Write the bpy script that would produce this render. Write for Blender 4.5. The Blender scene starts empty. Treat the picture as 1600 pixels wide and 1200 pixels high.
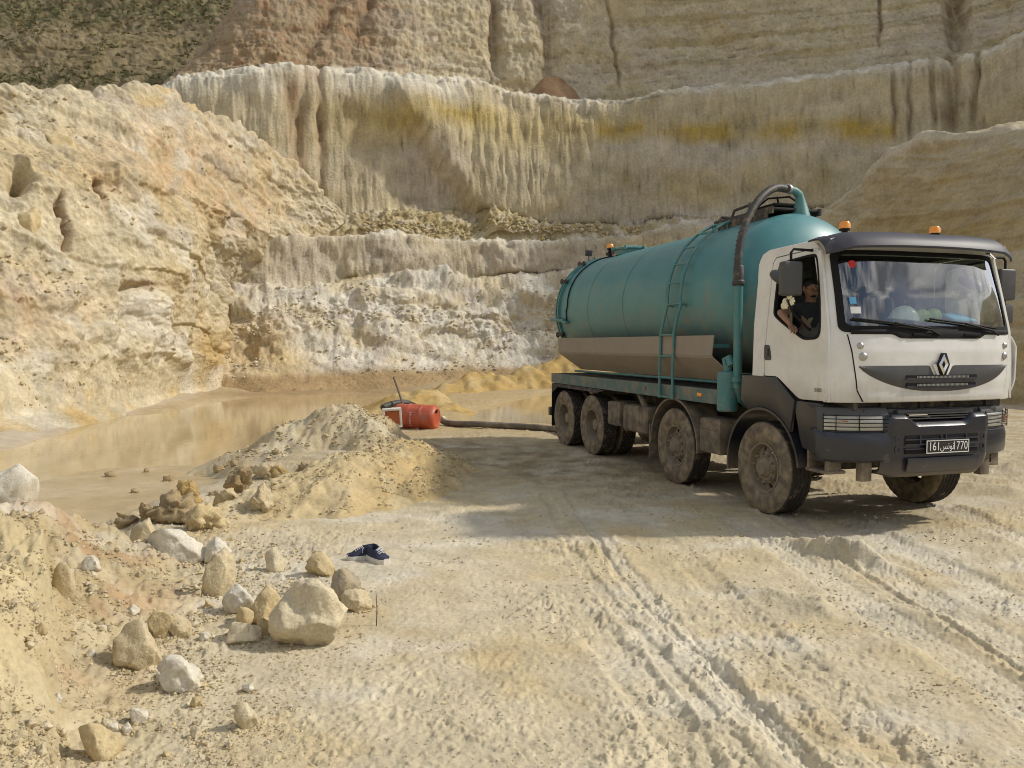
import bpy, bmesh, math, random
import numpy as np
from mathutils import Vector, Matrix
random.seed(7)
SC = bpy.context.scene
COL = SC.collection

# ------------------------------------------------------------ camera, sky, sun
FPX, PITCH, CAMH = 1236.0, 0.0505, 1.973          # focal length in pixels of a 1600 px wide frame
cam = bpy.data.cameras.new("camera")
cam.sensor_width = 36.0
cam.lens = FPX / 1600.0 * 36.0
cam.clip_start, cam.clip_end = 0.1, 2000.0
cam_o = bpy.data.objects.new("camera", cam)
cam_o.location = (0, 0, CAMH)
cam_o.rotation_euler = (math.pi / 2 - PITCH, 0, 0)
COL.objects.link(cam_o)
SC.camera = cam_o

SUN_AZ = math.atan2(0.995, 0.06)                  # measured from +Y towards +X
SUN_EL = math.radians(40)
world = bpy.data.worlds.new("World")
SC.world = world
world.use_nodes = True
nt = world.node_tree
nt.nodes.clear()
wo = nt.nodes.new("ShaderNodeOutputWorld")
bg = nt.nodes.new("ShaderNodeBackground")
sky = nt.nodes.new("ShaderNodeTexSky")
sky.sky_type = 'NISHITA'
sky.sun_disc = False
sky.sun_elevation = SUN_EL
sky.sun_rotation = SUN_AZ
sky.air_density, sky.dust_density, sky.ozone_density = 1.0, 1.6, 1.0
tcw = nt.nodes.new("ShaderNodeTexCoord")
mpw = nt.nodes.new("ShaderNodeMapping")
mpw.inputs['Scale'].default_value = (1, 1, 2.2)
nzw = nt.nodes.new("ShaderNodeTexNoise")
nzw.inputs['Scale'].default_value = 5.2
nzw.inputs['Detail'].default_value = 7
nzw.inputs['Roughness'].default_value = 0.58
rpw = nt.nodes.new("ShaderNodeValToRGB")
rpw.color_ramp.elements[0].position = 0.44
rpw.color_ramp.elements[1].position = 0.60
mxw = nt.nodes.new("ShaderNodeMix")
mxw.data_type = 'RGBA'
nzc = nt.nodes.new("ShaderNodeTexNoise")          # light and dark within the clouds
nzc.inputs['Scale'].default_value = 9.0
nzc.inputs['Detail'].default_value = 6
rpc = nt.nodes.new("ShaderNodeValToRGB")
rpc.color_ramp.elements[0].position, rpc.color_ramp.elements[1].position = 0.36, 0.62
rpc.color_ramp.elements[0].color = (4.2, 4.4, 4.9, 1)
rpc.color_ramp.elements[1].color = (15.5, 15.2, 14.6, 1)
nt.links.new(mpw.outputs['Vector'], nzc.inputs['Vector'])
nt.links.new(nzc.outputs['Fac'], rpc.inputs['Fac'])
nt.links.new(rpc.outputs['Color'], mxw.inputs['B'])
nt.links.new(tcw.outputs['Generated'], mpw.inputs['Vector'])
nt.links.new(mpw.outputs['Vector'], nzw.inputs['Vector'])
nt.links.new(nzw.outputs['Fac'], rpw.inputs['Fac'])
nt.links.new(rpw.outputs['Color'], mxw.inputs['Factor'])
nt.links.new(sky.outputs['Color'], mxw.inputs['A'])
nt.links.new(mxw.outputs['Result'], bg.inputs['Color'])
bg.inputs['Strength'].default_value = 0.1
nt.links.new(bg.outputs['Background'], wo.inputs['Surface'])

sun = bpy.data.lights.new("sun", 'SUN')
sun.energy = 3.4
sun.angle = math.radians(3.0)
sun.color = (1.0, 0.94, 0.84)
sun_o = bpy.data.objects.new("sun", sun)
sd = Vector((math.sin(SUN_AZ) * math.cos(SUN_EL), math.cos(SUN_AZ) * math.cos(SUN_EL), math.sin(SUN_EL)))
sun_o.rotation_euler = sd.to_track_quat('Z', 'Y').to_euler()
sun_o.location = (30, 5, 40)
COL.objects.link(sun_o)

vs = SC.view_settings
vs.view_transform = 'Standard'
vs.look = 'None'
vs.exposure = -0.02
vs.gamma = 1.0
vs.use_curve_mapping = False
SC.render.resolution_x, SC.render.resolution_y = 1024, 768
SC.cycles.max_bounces = 8
SC.cycles.use_denoising = True
SC.cycles.pixel_filter_type = 'BLACKMAN_HARRIS'
SC.cycles.filter_width = 1.0

# ------------------------------------------------------------ helpers: pixels, noise
_c, _s = math.cos(PITCH), math.sin(PITCH)


def ray(px, py):
    a = (np.asarray(px, float) - 800) / FPX
    b = -(np.asarray(py, float) - 600) / FPX
    a, b = np.broadcast_arrays(a, b)
    return np.stack([a, _c + b * _s, -_s + b * _c], -1)


def at_y(px, py, Y):
    """world point seen at a photo pixel, at forward distance Y"""
    r = ray(px, py)
    return r * (np.asarray(Y, float) / r[..., 1])[..., None] + np.array([0, 0, CAMH])


def at_z(px, py, z=0.0):
    r = ray(px, py)
    return r * ((np.asarray(z, float) - CAMH) / r[..., 2])[..., None] + np.array([0, 0, CAMH])


_rng = np.random.RandomState(11)
_perm = _rng.permutation(256)
_perm = np.concatenate([_perm, _perm, _perm])
_ang = _rng.rand(256) * 2 * np.pi
_gx, _gy = np.cos(_ang), np.sin(_ang)
_rnd = _rng.rand(256)


def pn(x, y, seed=0):
    """2D gradient noise, about -1..1"""
    x = np.asarray(x, float) + seed * 17.31
    y = np.asarray(y, float) + seed * 9.77
    xi, yi = np.floor(x).astype(int), np.floor(y).astype(int)
    xf, yf = x - xi, y - yi
    xi &= 255
    yi &= 255
    u = xf * xf * xf * (xf * (xf * 6 - 15) + 10)
    v = yf * yf * yf * (yf * (yf * 6 - 15) + 10)

    def g(ix, iy, fx, fy):
        h = _perm[_perm[ix] + iy]
        return _gx[h] * fx + _gy[h] * fy
    a = g(xi, yi, xf, yf)
    b = g(xi + 1, yi, xf - 1, yf)
    c = g(xi, yi + 1, xf, yf - 1)
    d = g(xi + 1, yi + 1, xf - 1, yf - 1)
    return ((a + u * (b - a)) * (1 - v) + (c + u * (d - c)) * v) * 1.5


def fbm(x, y, oct=4, seed=0, gain=0.5):
    t, a, n = 0, 1.0, 0
    for i in range(oct):
        t = t + a * pn(x * 2 ** i, y * 2 ** i, seed + i)
        n += a
        a *= gain
    return t / n * 1.4


def ridged(x, y, oct=3, seed=0, gain=0.5):
    t, a, n = 0, 1.0, 0
    for i in range(oct):
        t = t + a * (1 - np.abs(pn(x * 2 ** i, y * 2 ** i, seed + i)) * 1.6)
        n += a
        a *= gain
    return t / n


def worley(x, y, seed=0):
    """F1 distance and the cell's random number"""
    x = np.asarray(x, float) + seed * 7.7
    y = np.asarray(y, float) + seed * 3.1
    xi, yi = np.floor(x).astype(int), np.floor(y).astype(int)
    best = np.full(x.shape, 9.0)
    cell = np.zeros(x.shape)
    for dx in (-1, 0, 1):
        for dy in (-1, 0, 1):
            h = _perm[_perm[(xi + dx) & 255] + ((yi + dy) & 255)]
            px = xi + dx + _rnd[h]
            py = yi + dy + _rnd[(h + 91) & 255]
            d = np.hypot(px - x, py - y)
            m = d < best
            best = np.where(m, d, best)
            cell = np.where(m, _rnd[(h + 37) & 255], cell)
    return best, cell


def ss(a, b, x):
    t = np.clip((np.asarray(x, float) - a) / (b - a), 0, 1)
    return t * t * (3 - 2 * t)


def cr(xs, ys, x):
    """smooth (monotone) interpolation through control points"""
    xs, ys = np.asarray(xs, float), np.asarray(ys, float)
    d = np.diff(ys) / np.diff(xs)
    m = np.zeros_like(ys)
    m[0], m[-1] = d[0], d[-1]
    for i in range(1, len(ys) - 1):
        m[i] = 0 if d[i - 1] * d[i] <= 0 else 2 * d[i - 1] * d[i] / (d[i - 1] + d[i])
    x = np.clip(x, xs[0], xs[-1])
    i = np.clip(np.searchsorted(xs, x) - 1, 0, len(xs) - 2)
    h = xs[i + 1] - xs[i]
    t = (x - xs[i]) / h
    return ((2 * t**3 - 3 * t**2 + 1) * ys[i] + (t**3 - 2 * t**2 + t) * h * m[i] +
            (-2 * t**3 + 3 * t**2) * ys[i + 1] + (t**3 - t**2) * h * m[i + 1])


def seg_dist(x, y, poly):
    """distance to a polyline, arclength of the nearest point and signed side"""
    best = np.full(np.shape(x), 1e9)
    arc = np.zeros(np.shape(x))
    side = np.zeros(np.shape(x))
    s0 = 0.0
    for (ax, ay), (bx, by) in zip(poly[:-1], poly[1:]):
        dx, dy = bx - ax, by - ay
        L = math.hypot(dx, dy) + 1e-9
        t = np.clip(((x - ax) * dx + (y - ay) * dy) / (L * L), 0, 1)
        d = np.hypot(x - ax - t * dx, y - ay - t * dy)
        m = d < best
        best = np.where(m, d, best)
        arc = np.where(m, s0 + t * L, arc)
        side = np.where(m, np.sign((x - ax) * dy - (y - ay) * dx), side)
        s0 += L
    return best, arc, side


def poly_sdf(x, y, poly):
    """signed distance to a closed polygon, negative inside"""
    pl = list(poly) + [poly[0]]
    d, _, _ = seg_dist(x, y, pl)
    ins = np.zeros(np.shape(x), bool)
    for (ax, ay), (bx, by) in zip(pl[:-1], pl[1:]):
        if ay == by:
            continue
        c = ((ay > y) != (by > y)) & (x < (bx - ax) * (y - ay) / (by - ay) + ax)
        ins ^= c
    return np.where(ins, -d, d)


# ------------------------------------------------------------ helpers: meshes
def link(o, parent=None):
    COL.objects.link(o)
    if parent is not None:
        o.parent = parent
    return o


def prop(o, label=None, cat=None, group=None, kind=None):
    if label: o["label"] = label
    if cat: o["category"] = cat
    if group: o["group"] = group
    if kind: o["kind"] = kind
    return o


def np_mesh(name, co, faces, mat, col=None, smooth=True, parent=None):
    """mesh object from numpy arrays; faces is (n,3) or (n,4)"""
    me = bpy.data.meshes.new(name)
    co = np.asarray(co, np.float32).reshape(-1, 3)
    faces = np.asarray(faces, np.int32)
    k = faces.shape[1]
    me.vertices.add(len(co))
    me.vertices.foreach_set("co", co.ravel())
    me.loops.add(faces.size)
    me.loops.foreach_set("vertex_index", faces.ravel())
    me.polygons.add(len(faces))
    me.polygons.foreach_set("loop_start", np.arange(len(faces), dtype=np.int32) * k)
    me.polygons.foreach_set("use_smooth", np.full(len(faces), smooth))
    if col is not None:
        at = me.color_attributes.new("tint", 'FLOAT_COLOR', 'POINT')
        at.data.foreach_set("color", np.concatenate([np.clip(col, 0, 1), np.ones((len(co), 1))], 1).astype(np.float32).ravel()
                            if col.shape[1] == 3 else np.asarray(col, np.float32).ravel())
    me.update(calc_edges=True)
    me.validate()
    o = bpy.data.objects.new(name, me)
    if mat: me.materials.append(mat)
    return link(o, parent)


def grid_faces(nv, nu, flip=False, wrap=False):
    i = np.arange(nv - 1)[:, None] * nu
    j = np.arange(nu if wrap else nu - 1)[None, :]
    j2 = (j + 1) % nu
    f = np.stack([i + j, i + j2, i + nu + j2, i + nu + j], -1).reshape(-1, 4)
    return f[:, ::-1] if flip else f


def grid_normals(P):
    du = np.gradient(P, axis=1)
    dv = np.gradient(P, axis=0)
    n = np.cross(du, dv)
    n /= np.linalg.norm(n, axis=-1, keepdims=True) + 1e-9
    return n


def mixc(a, b, t):
    t = np.asarray(t)[..., None]
    return np.asarray(a) * (1 - t) + np.asarray(b) * t


# ------------------------------------------------------------ materials
def nodes_of(name):
    m = bpy.data.materials.new(name)
    m.use_nodes = True
    n = m.node_tree
    return m, n, n.nodes["Principled BSDF"]


def earth_mat(name, fine=40.0, bump=0.5, dist=0.02, rough=0.95, vary=0.25, wet=False):
    """dry soil: the mesh's own colour layer, broken up by fine grain, with relief"""
    m, n, b = nodes_of(name)
    b.inputs['Roughness'].default_value = rough
    b.inputs['Specular IOR Level'].default_value = 0.15
    at = n.nodes.new("ShaderNodeAttribute")
    at.attribute_name = "tint"
    tc = n.nodes.new("ShaderNodeTexCoord")
    n1 = n.nodes.new("ShaderNodeTexNoise")
    n1.inputs['Scale'].default_value = fine
    n1.inputs['Detail'].default_value = 6
    n1.inputs['Roughness'].default_value = 0.65
    n2 = n.nodes.new("ShaderNodeTexNoise")
    n2.inputs['Scale'].default_value = fine * 0.13
    n2.inputs['Detail'].default_value = 5
    n2.inputs['Roughness'].default_value = 0.6
    for q in (n1, n2):
        n.links.new(tc.outputs['Object'], q.inputs['Vector'])
    mr = n.nodes.new("ShaderNodeMapRange")
    mr.inputs['From Min'].default_value = 0.3
    mr.inputs['From Max'].default_value = 0.7
    mr.inputs['To Min'].default_value = 1 - vary
    mr.inputs['To Max'].default_value = 1 + vary
    ad = n.nodes.new("ShaderNodeMath")
    ad.operation = 'ADD'
    sc_ = n.nodes.new("ShaderNodeMath")
    sc_.operation = 'MULTIPLY'
    sc_.inputs[1].default_value = 0.5
    n.links.new(n1.outputs['Fac'], ad.inputs[0])
    n.links.new(n2.outputs['Fac'], ad.inputs[1])
    n.links.new(ad.outputs[0], sc_.inputs[0])
    n.links.new(sc_.outputs[0], mr.inputs['Value'])
    mul = n.nodes.new("ShaderNodeVectorMath")
    mul.operation = 'SCALE'
    n.links.new(at.outputs['Color'], mul.inputs[0])
    n.links.new(mr.outputs['Result'], mul.inputs['Scale'])
    n.links.new(mul.outputs['Vector'], b.inputs['Base Color'])
    bp = n.nodes.new("ShaderNodeBump")
    bp.inputs['Strength'].default_value = bump
    bp.inputs['Distance'].default_value = dist
    n.links.new(sc_.outputs[0], bp.inputs['Height'])
    n.links.new(bp.outputs['Normal'], b.inputs['Normal'])
    if wet:
        # alpha of the colour layer says how wet the soil is
        r = n.nodes.new("ShaderNodeMapRange")
        r.inputs['To Min'].default_value = 0.22
        r.inputs['To Max'].default_value = rough
        n.links.new(at.outputs['Alpha'], r.inputs['Value'])
        n.links.new(r.outputs['Result'], b.inputs['Roughness'])
        r2 = n.nodes.new("ShaderNodeMapRange")
        r2.inputs['To Min'].default_value = 0.5
        r2.inputs['To Max'].default_value = 0.15
        n.links.new(at.outputs['Alpha'], r2.inputs['Value'])
        n.links.new(r2.outputs['Result'], b.inputs['Specular IOR Level'])
    return m


PALE = np.array([.515, .445, .305])
SAND = np.array([.45, .36, .205])
OCHRE = np.array([.40, .275, .105])
WHITE = np.array([.60, .56, .465])
GREYW = np.array([.46, .40, .33])
BROWN = np.array([.20, .13, .075])
RUST = np.array([.33, .20, .11])
OLIVE = np.array([.34, .27, .13])
YELLOW = np.array([.42, .30, .075])
WET = np.array([.30, .215, .115])

M_CLIFF = earth_mat("cliff_soil", fine=6.5, bump=0.9, dist=0.16, vary=0.34)
M_GROUND = earth_mat("ground_soil", fine=30.0, bump=0.75, dist=0.024, vary=0.24, wet=True)
M_HEAP = earth_mat("heap_soil", fine=30.0, bump=0.6, dist=0.03, vary=0.25)

# ------------------------------------------------------------ quarry walls
SHEETS = {}


def sheet(name, cx, rows, nus, mat, disp, colf, vsub, blur=6):
    """rows: list of (y list, Y list) given at columns cx -> a displaced grid; vsub: rows between two feature lines"""
    u = np.asarray(nus, float)
    ys, Ys = [], []
    cy = [np.interp(u, cx, r[0]) * .35 + cr(cx, r[0], u) * .65 for r in rows]
    cY = [cr(cx, r[1], u) for r in rows]
    vv = []
    for k in range(len(rows) - 1):
        nsub = vsub[k]
        for t in np.arange(nsub) / nsub:
            ys.append(cy[k] * (1 - t) + cy[k + 1] * t)
            Ys.append(cY[k] * (1 - t) + cY[k + 1] * t)
            vv.append(k + t)
    ys.append(cy[-1]); Ys.append(cY[-1]); vv.append(len(rows) - 1.0)
    ys, Ys = np.array(ys), np.array(Ys)
    V = np.repeat(np.array(vv)[:, None], len(u), 1)
    U = np.repeat(u[None, :], len(ys), 0)
    P = at_y(U, ys, Ys)
    n = grid_normals(P)
    if (n * (np.array([0, 0, CAMH]) - P)).sum(-1).mean() < 0:
        n = -n
    # soften the direction of displacement so that folds stay clean
    nn = n.copy()
    for _ in range(blur):
        nn[1:-1] = (nn[:-2] + nn[1:-1] * 2 + nn[2:]) / 4
        nn[:, 1:-1] = (nn[:, :-2] + nn[:, 1:-1] * 2 + nn[:, 2:]) / 4
    nn /= np.linalg.norm(nn, axis=-1, keepdims=True)
    D = disp(U, ys, V, P)
    col = colf(U, ys, V, P, D)
    P = P + nn * D[..., None]
    SHEETS[name] = (U, ys, V, P)
    o = np_mesh(name, P.reshape(-1, 3), grid_faces(*U.shape), mat, col.reshape(-1, col.shape[-1]))
    return prop(o, kind='structure')


# back wall -----------------------------------------------------------------
cx = [-500, -100, 150, 290, 420, 520, 620, 690, 740, 790, 850, 950, 1080, 1250, 1400, 1500, 1540, 1600, 1750, 2100]
D0 = np.array([42, 45, 47.5, 50, 51, 53, 54.5, 56, 57, 57.6, 58, 58, 57, 55.5, 53, 51, 50, 48, 44, 36])
yA = np.array([225, 215, 190, 114, 112, 108, 113, 121, 126, 142, 151, 155, 138, 118, 101, 92, 84, 52, 20, -40])
yT = np.array([210, 205, 180, 105, -80, -300, -300, -300, -300, -300, -300, -300, -300, -300, -300, -300, -300, -300, -300, -300])
yF = np.array([340, 340, 340, 342, 345, 334, 322, 322, 335, 350, 370, 358, 340, 332, 325, 320, 318, 315, 310, 300])
yB = np.array([372, 370, 368, 366, 366, 363, 366, 369, 373, 378, 381, 366, 343, 338, 334, 330, 328, 325, 320, 315])
yG = np.array([445, 442, 440, 440, 441, 440, 424, 428, 434, 432, 429, 425, 420, 420, 420, 420, 420, 420, 420, 420])
yH = np.array([450, 447, 445, 446, 447, 446, 432, 434, 440, 438, 435, 430, 425, 425, 425, 425, 425, 425, 425, 425])
yI = np.array([500, 500, 500, 498, 490, 470, 462, 480, 492, 490, 480, 478, 470, 470, 470, 470, 470, 470, 470, 470])
yJ = np.array([540, 540, 540, 535, 530, 512, 505, 520, 530, 528, 520, 515, 510, 510, 510, 510, 510, 510, 510, 510])
yK = np.array([690, 660, 625, 608, 600, 596, 590, 587, 585, 584, 583, 580, 578, 575, 572, 570, 570, 570, 570, 570])
fw = np.array([1, 1, 1, 1, 1, 1, 1, 1, 1, 1, 1, 1, 1, 1, 1, 1, 1, 1, 1, 1.0])
top1 = np.minimum(np.maximum(yT, -20), yA - 4)
rows = [
    (yT, D0 + 9), (top1, D0 + 5.5), (yA + 1, D0 + 3.2), (yA, D0), (yA + 10, D0 - .4),
    (yF, D0 - 1.6), (yB + 1, D0 - 3.6), (yB, D0 - 4.0), (yB + 8, D0 - 4.5), (yG, D0 - 4.9),
    (yH, D0 - 6.2), (yI, D0 - 7.2), (yJ, D0 - 8.0), (yK, D0 - 10.5), (yK + 25, D0 - 11.5)]
us = np.concatenate([np.linspace(-500, 250, 40)[:-1], np.linspace(250, 1640, 900), np.linspace(1640, 2100, 24)[1:]])
PROT = ([120, 165, 215, 270, 330, 365], [600, 622, 650, 690, 738, 765])   # edge of the fluted buttress: x at y


def cliff_disp(U, Y, V, P):
    X, Z = P[..., 0], P[..., 2]
    d = fbm(X / 7, Z / 7, 5, 1) * .5 + fbm(X / 1.6, Z / 1.6, 4, 2, .6) * .22 + fbm(X / .45, Z / .45, 3, 6, .6) * .12
    up = ss(1.0, 1.5, V) * (1 - ss(2.0, 2.2, V))
    fA = ss(3.2, 3.6, V) * (1 - ss(4.75, 5.0, V))
    bench = ss(4.9, 5.1, V) * (1 - ss(6.6, 7.0, V))
    fB = ss(7.2, 7.6, V) * (1 - ss(8.8, 9.1, V))
    tal = ss(9.4, 10.2, V)
    # flutes
    wob = X + .35 * pn(X / 2, Z / 3, 5) + .12 * (Z - 12) * pn(X / 9, Z * 0, 8)
    fl = ridged(wob / 1.15, Z / 16, 3, 21, .55)
    reg = ss(620, 700, U) * (1 - ss(900, 1150, U))
    fl2 = ridged(X / .7 + .3 * pn(X, Z / 2, 18), Z / 4, 2, 24, .5)
    d += fA * (fl * (.03 + .16 * reg) + fl2 * (.02 + .10 * reg) * (.35 + .65 * ss(-.3, .3, pn(X / 5, Z / 4, 26)))) + up * ridged(wob / 1.9, Z / 9, 3, 31) * .18 * (1 - ss(800, 1000, U) * .75)
    # buttress that stands out right of a slanting edge
    ex = np.interp(Y, *PROT) + 9 * pn(Y / 30, U * 0, 3) + 4 * pn(Y / 9, U * 0, 33)
    pr = ss(-3, 4, U - ex) * (1 - ss(0, 330, U - ex - 40)) * ss(3.97, 4.2, V) * (1 - ss(5.2, 6.9, V))
    d += pr * 1.1
    sc = np.exp(-((U - ex + 75) / 70.) ** 2) * ss(135, 230, Y) * (1 - ss(300, 350, Y))
    d -= sc * .5
    # gullies under the brown streaks
    for gx, gy0, gy1, w, a, sl in GUL:
        g = np.exp(-((U - gx - sl * (Y - gy0) - 5 * pn(Y / 28, U * 0 + gx, 4)) / w) ** 2) * ss(gy0 - 5, gy0 + 8, Y) * (1 - ss(gy1 - 30, gy1, Y))
        d -= g * a
    wq, _ = worley(X / 1.3 + .5 * pn(X, Z, 27), Z / .7, 14)
    d += (fA + up) * (.5 - wq) * .16
    warp = Z + .5 * pn(X / 7, Z / 4, 131) + .08 * pn(X / .8, Z, 132)
    d -= (up + fA + fB) * (.10 * np.exp(-(pn(X / 30, warp / 1.3, 135) / .03) ** 2) + .05 * np.exp(-(pn(X / 22, warp / .42, 133) / .06) ** 2))
    # strata
    d += (up + fA + fB) * (.055 * fbm(X / 14, Z / .55, 3, 41) + .035 * fbm(X / 5, Z / .16, 2, 45))
    # rubble on the bench, talus below
    wd, wc = worley(X / .55 + .4 * pn(X, Z, 7), Z / .55, 3)
    d += bench * ((.5 - wd) * .30 * ss(480, 540, U) + fbm(X / .5, Z / .5, 4, 51, .6) * .22)
    w2, _ = worley(X / 1.3, Z / 1.3, 9)
    d += tal * (fbm(X / 3.2, Z / 2.2, 5, 61, .62) * .5 + (.45 - w2) * .16 + ridged(X / 2.2 + Z * .25, Z / 6, 3, 64) * .2 + ss(-.03, .08, pn(X / 6, Z / 1.3 + X * .08, 66)) * .3)
    d += fB * (ridged(X / 3.0 + Z * .2, Z / 7, 3, 71) * .28 + fbm(X / 4, Z / 2, 3, 72) * .3)
    # brows along the two crests
    br = np.exp(-((V - 3.1) / .35) ** 2) + np.exp(-((V - 7) / .3) ** 2)
    d += br * (fbm(X / .8, Z / .8 + 3, 5, 81, .65) * .22)
    d *= 1 - .85 * ss(12.2, 13.1, V)
    return d


# gullies: x, y0, y1, half width px, depth m, slope dx/dy
GUL = [(500, 108, 345, 5, .35, .03), (452, 120, 352, 12, .32, .12), (478, 112, 230, 8, .25, -.1), (770, -60, 128, 8, .7, 0.02),
       (842, -40, 140, 12, .6, .12), (944, -40, 150, 2.6, .35, .14), (1375, -40, 85, 2.6, .35, -.02), (1492, -60, 92, 15, 1.1, .0),
       (1395, 104, 235, 3, .3, .02), (1421, 98, 235, 3.5, .35, .0), (1454, 96, 220, 4, .4, .07), (1488, 88, 225, 11, .55, -.03),
       (1530, 84, 205, 4, .5, -.1), (590, -40, 100, 9, .35, -.35), (545, -40, 112, 12, .3, -.5)]


def cliff_col(U, Y, V, P, D):
    X, Z = P[..., 0], P[..., 2]
    n1 = fbm(X / 6, Z / 3, 4, 101)
    n2 = fbm(X / 1.3, Z / .7, 4, 102)
    n3 = fbm(X / 20, Z / 1.1, 4, 103)
    c = np.broadcast_to(PALE * .93, U.shape + (3,)).copy()
    c = mixc(c, SAND, ss(-.1, .6, n1) * .6)
    c = mixc(c, OLIVE * 1.12, ss(0, .5, n3) * .38)
    c = mixc(c, GREYW, ss(.0, .5, fbm(X / 9, Z / 5, 3, 104)) * .6)
    wv = Y + 10 * pn(X / 5, Z / 5, 14) + 5 * n2
    up = 1 - ss(1.9, 2.2, V)
    # upper wall: banded on the right, brown on the left
    c = mixc(c, OLIVE * .95, up * ss(.05, .4, fbm(X / 40, Z / .9, 3, 105)) * ss(930, 1040, U) * .7)
    brn = up * (1 - ss(560, 680, U + 40 * n1)) * (.75 + .3 * n2)
    c = mixc(c, BROWN * 1.2, np.clip(brn, 0, 1) * .85)
    c = mixc(c, RUST, np.clip(up * ss(.1, .5, n2 + .3 * n1) * (1 - ss(600, 900, U)), 0, 1) * .45)
    # white brow of the lower wall
    wh = np.exp(-((wv - np.interp(U, cx, yA) - 14) / 22.) ** 2) * (1 - ss(690, 760, U)) * ss(2.8, 3.0, V)
    c = mixc(c, WHITE * 1.0, np.clip(wh * .8 * (1 - ss(420, 450, U) * (1 - ss(500, 530, U)) * .6), 0, 1))
    rim = (np.exp(-((Y - np.interp(U, cx, yA) - 1) / 7.) ** 2) + np.exp(-((Y - np.interp(U, cx, yB) - 1) / 6.) ** 2)) * (V > 2.4)
    c = mixc(c, WHITE * 1.1, np.clip(rim, 0, 1) * np.clip(.65 + .5 * n2, 0, 1))
    # ochre seam
    by = np.interp(U, [560, 640, 720, 820, 900, 1050, 1150, 1250, 1390, 1450], [178, 172, 190, 195, 202, 208, 202, 207, 205, 205])
    seam = np.exp(-((wv + 5 * pn(X / 1.2, Z, 17) - by) / 16.) ** 2) * ss(610, 660, U) * (1 - ss(1390, 1420, U)) * np.clip(.5 + 1.1 * pn(X / 2.9, Z * 0 + 2, 15) + .7 * n2, .28, 1)
    seam *= np.interp(U, [600, 700, 820, 860, 1400], [.7, .75, .8, 1, 1])
    pale_y = np.exp(-((wv + 8 * pn(X / 1.5, Z, 28) - 215) / 30.) ** 2) * ss(640, 720, U) * (1 - ss(900, 1100, U))
    c = mixc(c, np.array([.50, .41, .20]), pale_y * .45 * (V > 3.1))
    fA = ss(3.1, 3.3, V) * (1 - ss(4.9, 5.05, V))
    c = mixc(c, YELLOW, np.clip(seam * fA * 1.2, 0, .95))
    by2 = np.interp(U, [700, 960, 1100, 1250, 1400], [290, 285, 300, 280, 262])
    s2 = np.exp(-((wv - by2) / 17.) ** 2) * ss(740, 980, U) * np.clip(.5 + .9 * pn(X / 1.8, Z / 2, 16), 0, 1)
    c = mixc(c, OLIVE * .92, np.clip(s2 * fA, 0, 1) * .8)
    s3 = np.exp(-((wv - 190) / 28.) ** 2) * np.exp(-((U - 615) / 55.) ** 2)
    c = mixc(c, YELLOW * 1.02, np.clip(s3 * fA, 0, 1) * .6)
    lil = np.exp(-((wv - 345) / 16.) ** 2) * ss(880, 960, U) * ss(3, 3.2, V)
    c = mixc(c, np.array([.43, .38, .34]), np.clip(lil, 0, 1) * .6)
    lil = np.exp(-((wv - 232) / 12.) ** 2) * ss(880, 960, U) * fA
    c = mixc(c, np.array([.47, .42, .36]), np.clip(lil, 0, 1) * .6)
    # streaks
    for gx, gy0, gy1, w, a, sl in GUL:
        e = U - gx - sl * (Y - gy0) - 5 * pn(Y / 28, U * 0 + gx, 4)
        g = np.exp(-np.abs(e / (w * 1.25)) ** 2.2) * ss(gy0 - 8, gy0 + 4, Y) * (1 - ss(gy1 - 60, gy1 + 8, Y)) * np.clip(.75 + .9 * n2, .15, 1) * np.clip(.75 + .8 * fbm(X / .3, Z / 4, 3, 123), .1, 1.1)
        tone = RUST * .8 if gx < 520 else BROWN * (1.0 if gx != 944 else .8)
        c = mixc(c, tone, np.clip(g, 0, 1) * (.9 if w > 4.5 else .65))
    fan = np.exp(-(((U - 490) / 40.) ** 2 + ((Y - 352) / 14.) ** 2))
    c = mixc(c, RUST * 1.25, fan * .8)
    bn = ss(5.0, 5.2, V) * (1 - ss(6.7, 6.95, V))
    c = mixc(c, mixc(np.broadcast_to(OLIVE * 1.15, c.shape), PALE * .95, ss(-.2, .4, n2)), bn * .75)
    # lower rubble: whitish, ochre to the left
    tal = ss(9.3, 9.9, V)
    tw = mixc(np.broadcast_to(WHITE * .98, c.shape), PALE * 1.0, ss(-.2, .5, fbm(X / 3, Z / 1.4, 4, 111)))
    tw = mixc(tw, np.array([.50, .44, .38]), ss(0, .5, fbm(X / 1.2, Z / 1.2, 3, 112)) * .6)
    tw = mixc(tw, OCHRE * 1.15, (1 - ss(440, 520, U + 40 * n1)) * .55 * ss(480, 520, Y))
    tw = mixc(tw, SAND * .9, ss(.15, .5, fbm(X / 2, Z / 2, 4, 113)) * .5)
    c = mixc(c, tw, tal)
    foot = ss(12.75, 12.95, V)
    c = mixc(c, WET * 1.1, foot)
    st = fbm(X / 1.4, Z / 5, 3, 121, .5)
    c = c * (1 + .06 * ((V > 3) & (V < 9.2))[..., None] * st[..., None])
    # thin bedding lines and small pits
    warp = Z + .5 * pn(X / 7, Z / 4, 131) + .08 * pn(X / .8, Z, 132)
    bed = np.exp(-(pn(X / 22, warp / .42, 133) / .05) ** 2) * ss(-.15, .35, pn(X / 3, Z / .8, 134))
    bed2 = np.exp(-(pn(X / 30, warp / 1.3, 135) / .022) ** 2) * ss(-.3, .2, pn(X / 4, Z / 2, 136))
    c = c * (1 - (.24 * bed + .34 * bed2)[..., None] * ((V < 9.3) & (V > 1))[..., None])
    wp, wr = worley(X / .5, Z / .5, 17)
    c = c * (1 - .3 * (ss(.22, .08, wp) * (wr > .72) * (V > 1))[..., None])
    fine = fbm(X / .25, Z / .2, 3, 122, .7)
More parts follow.
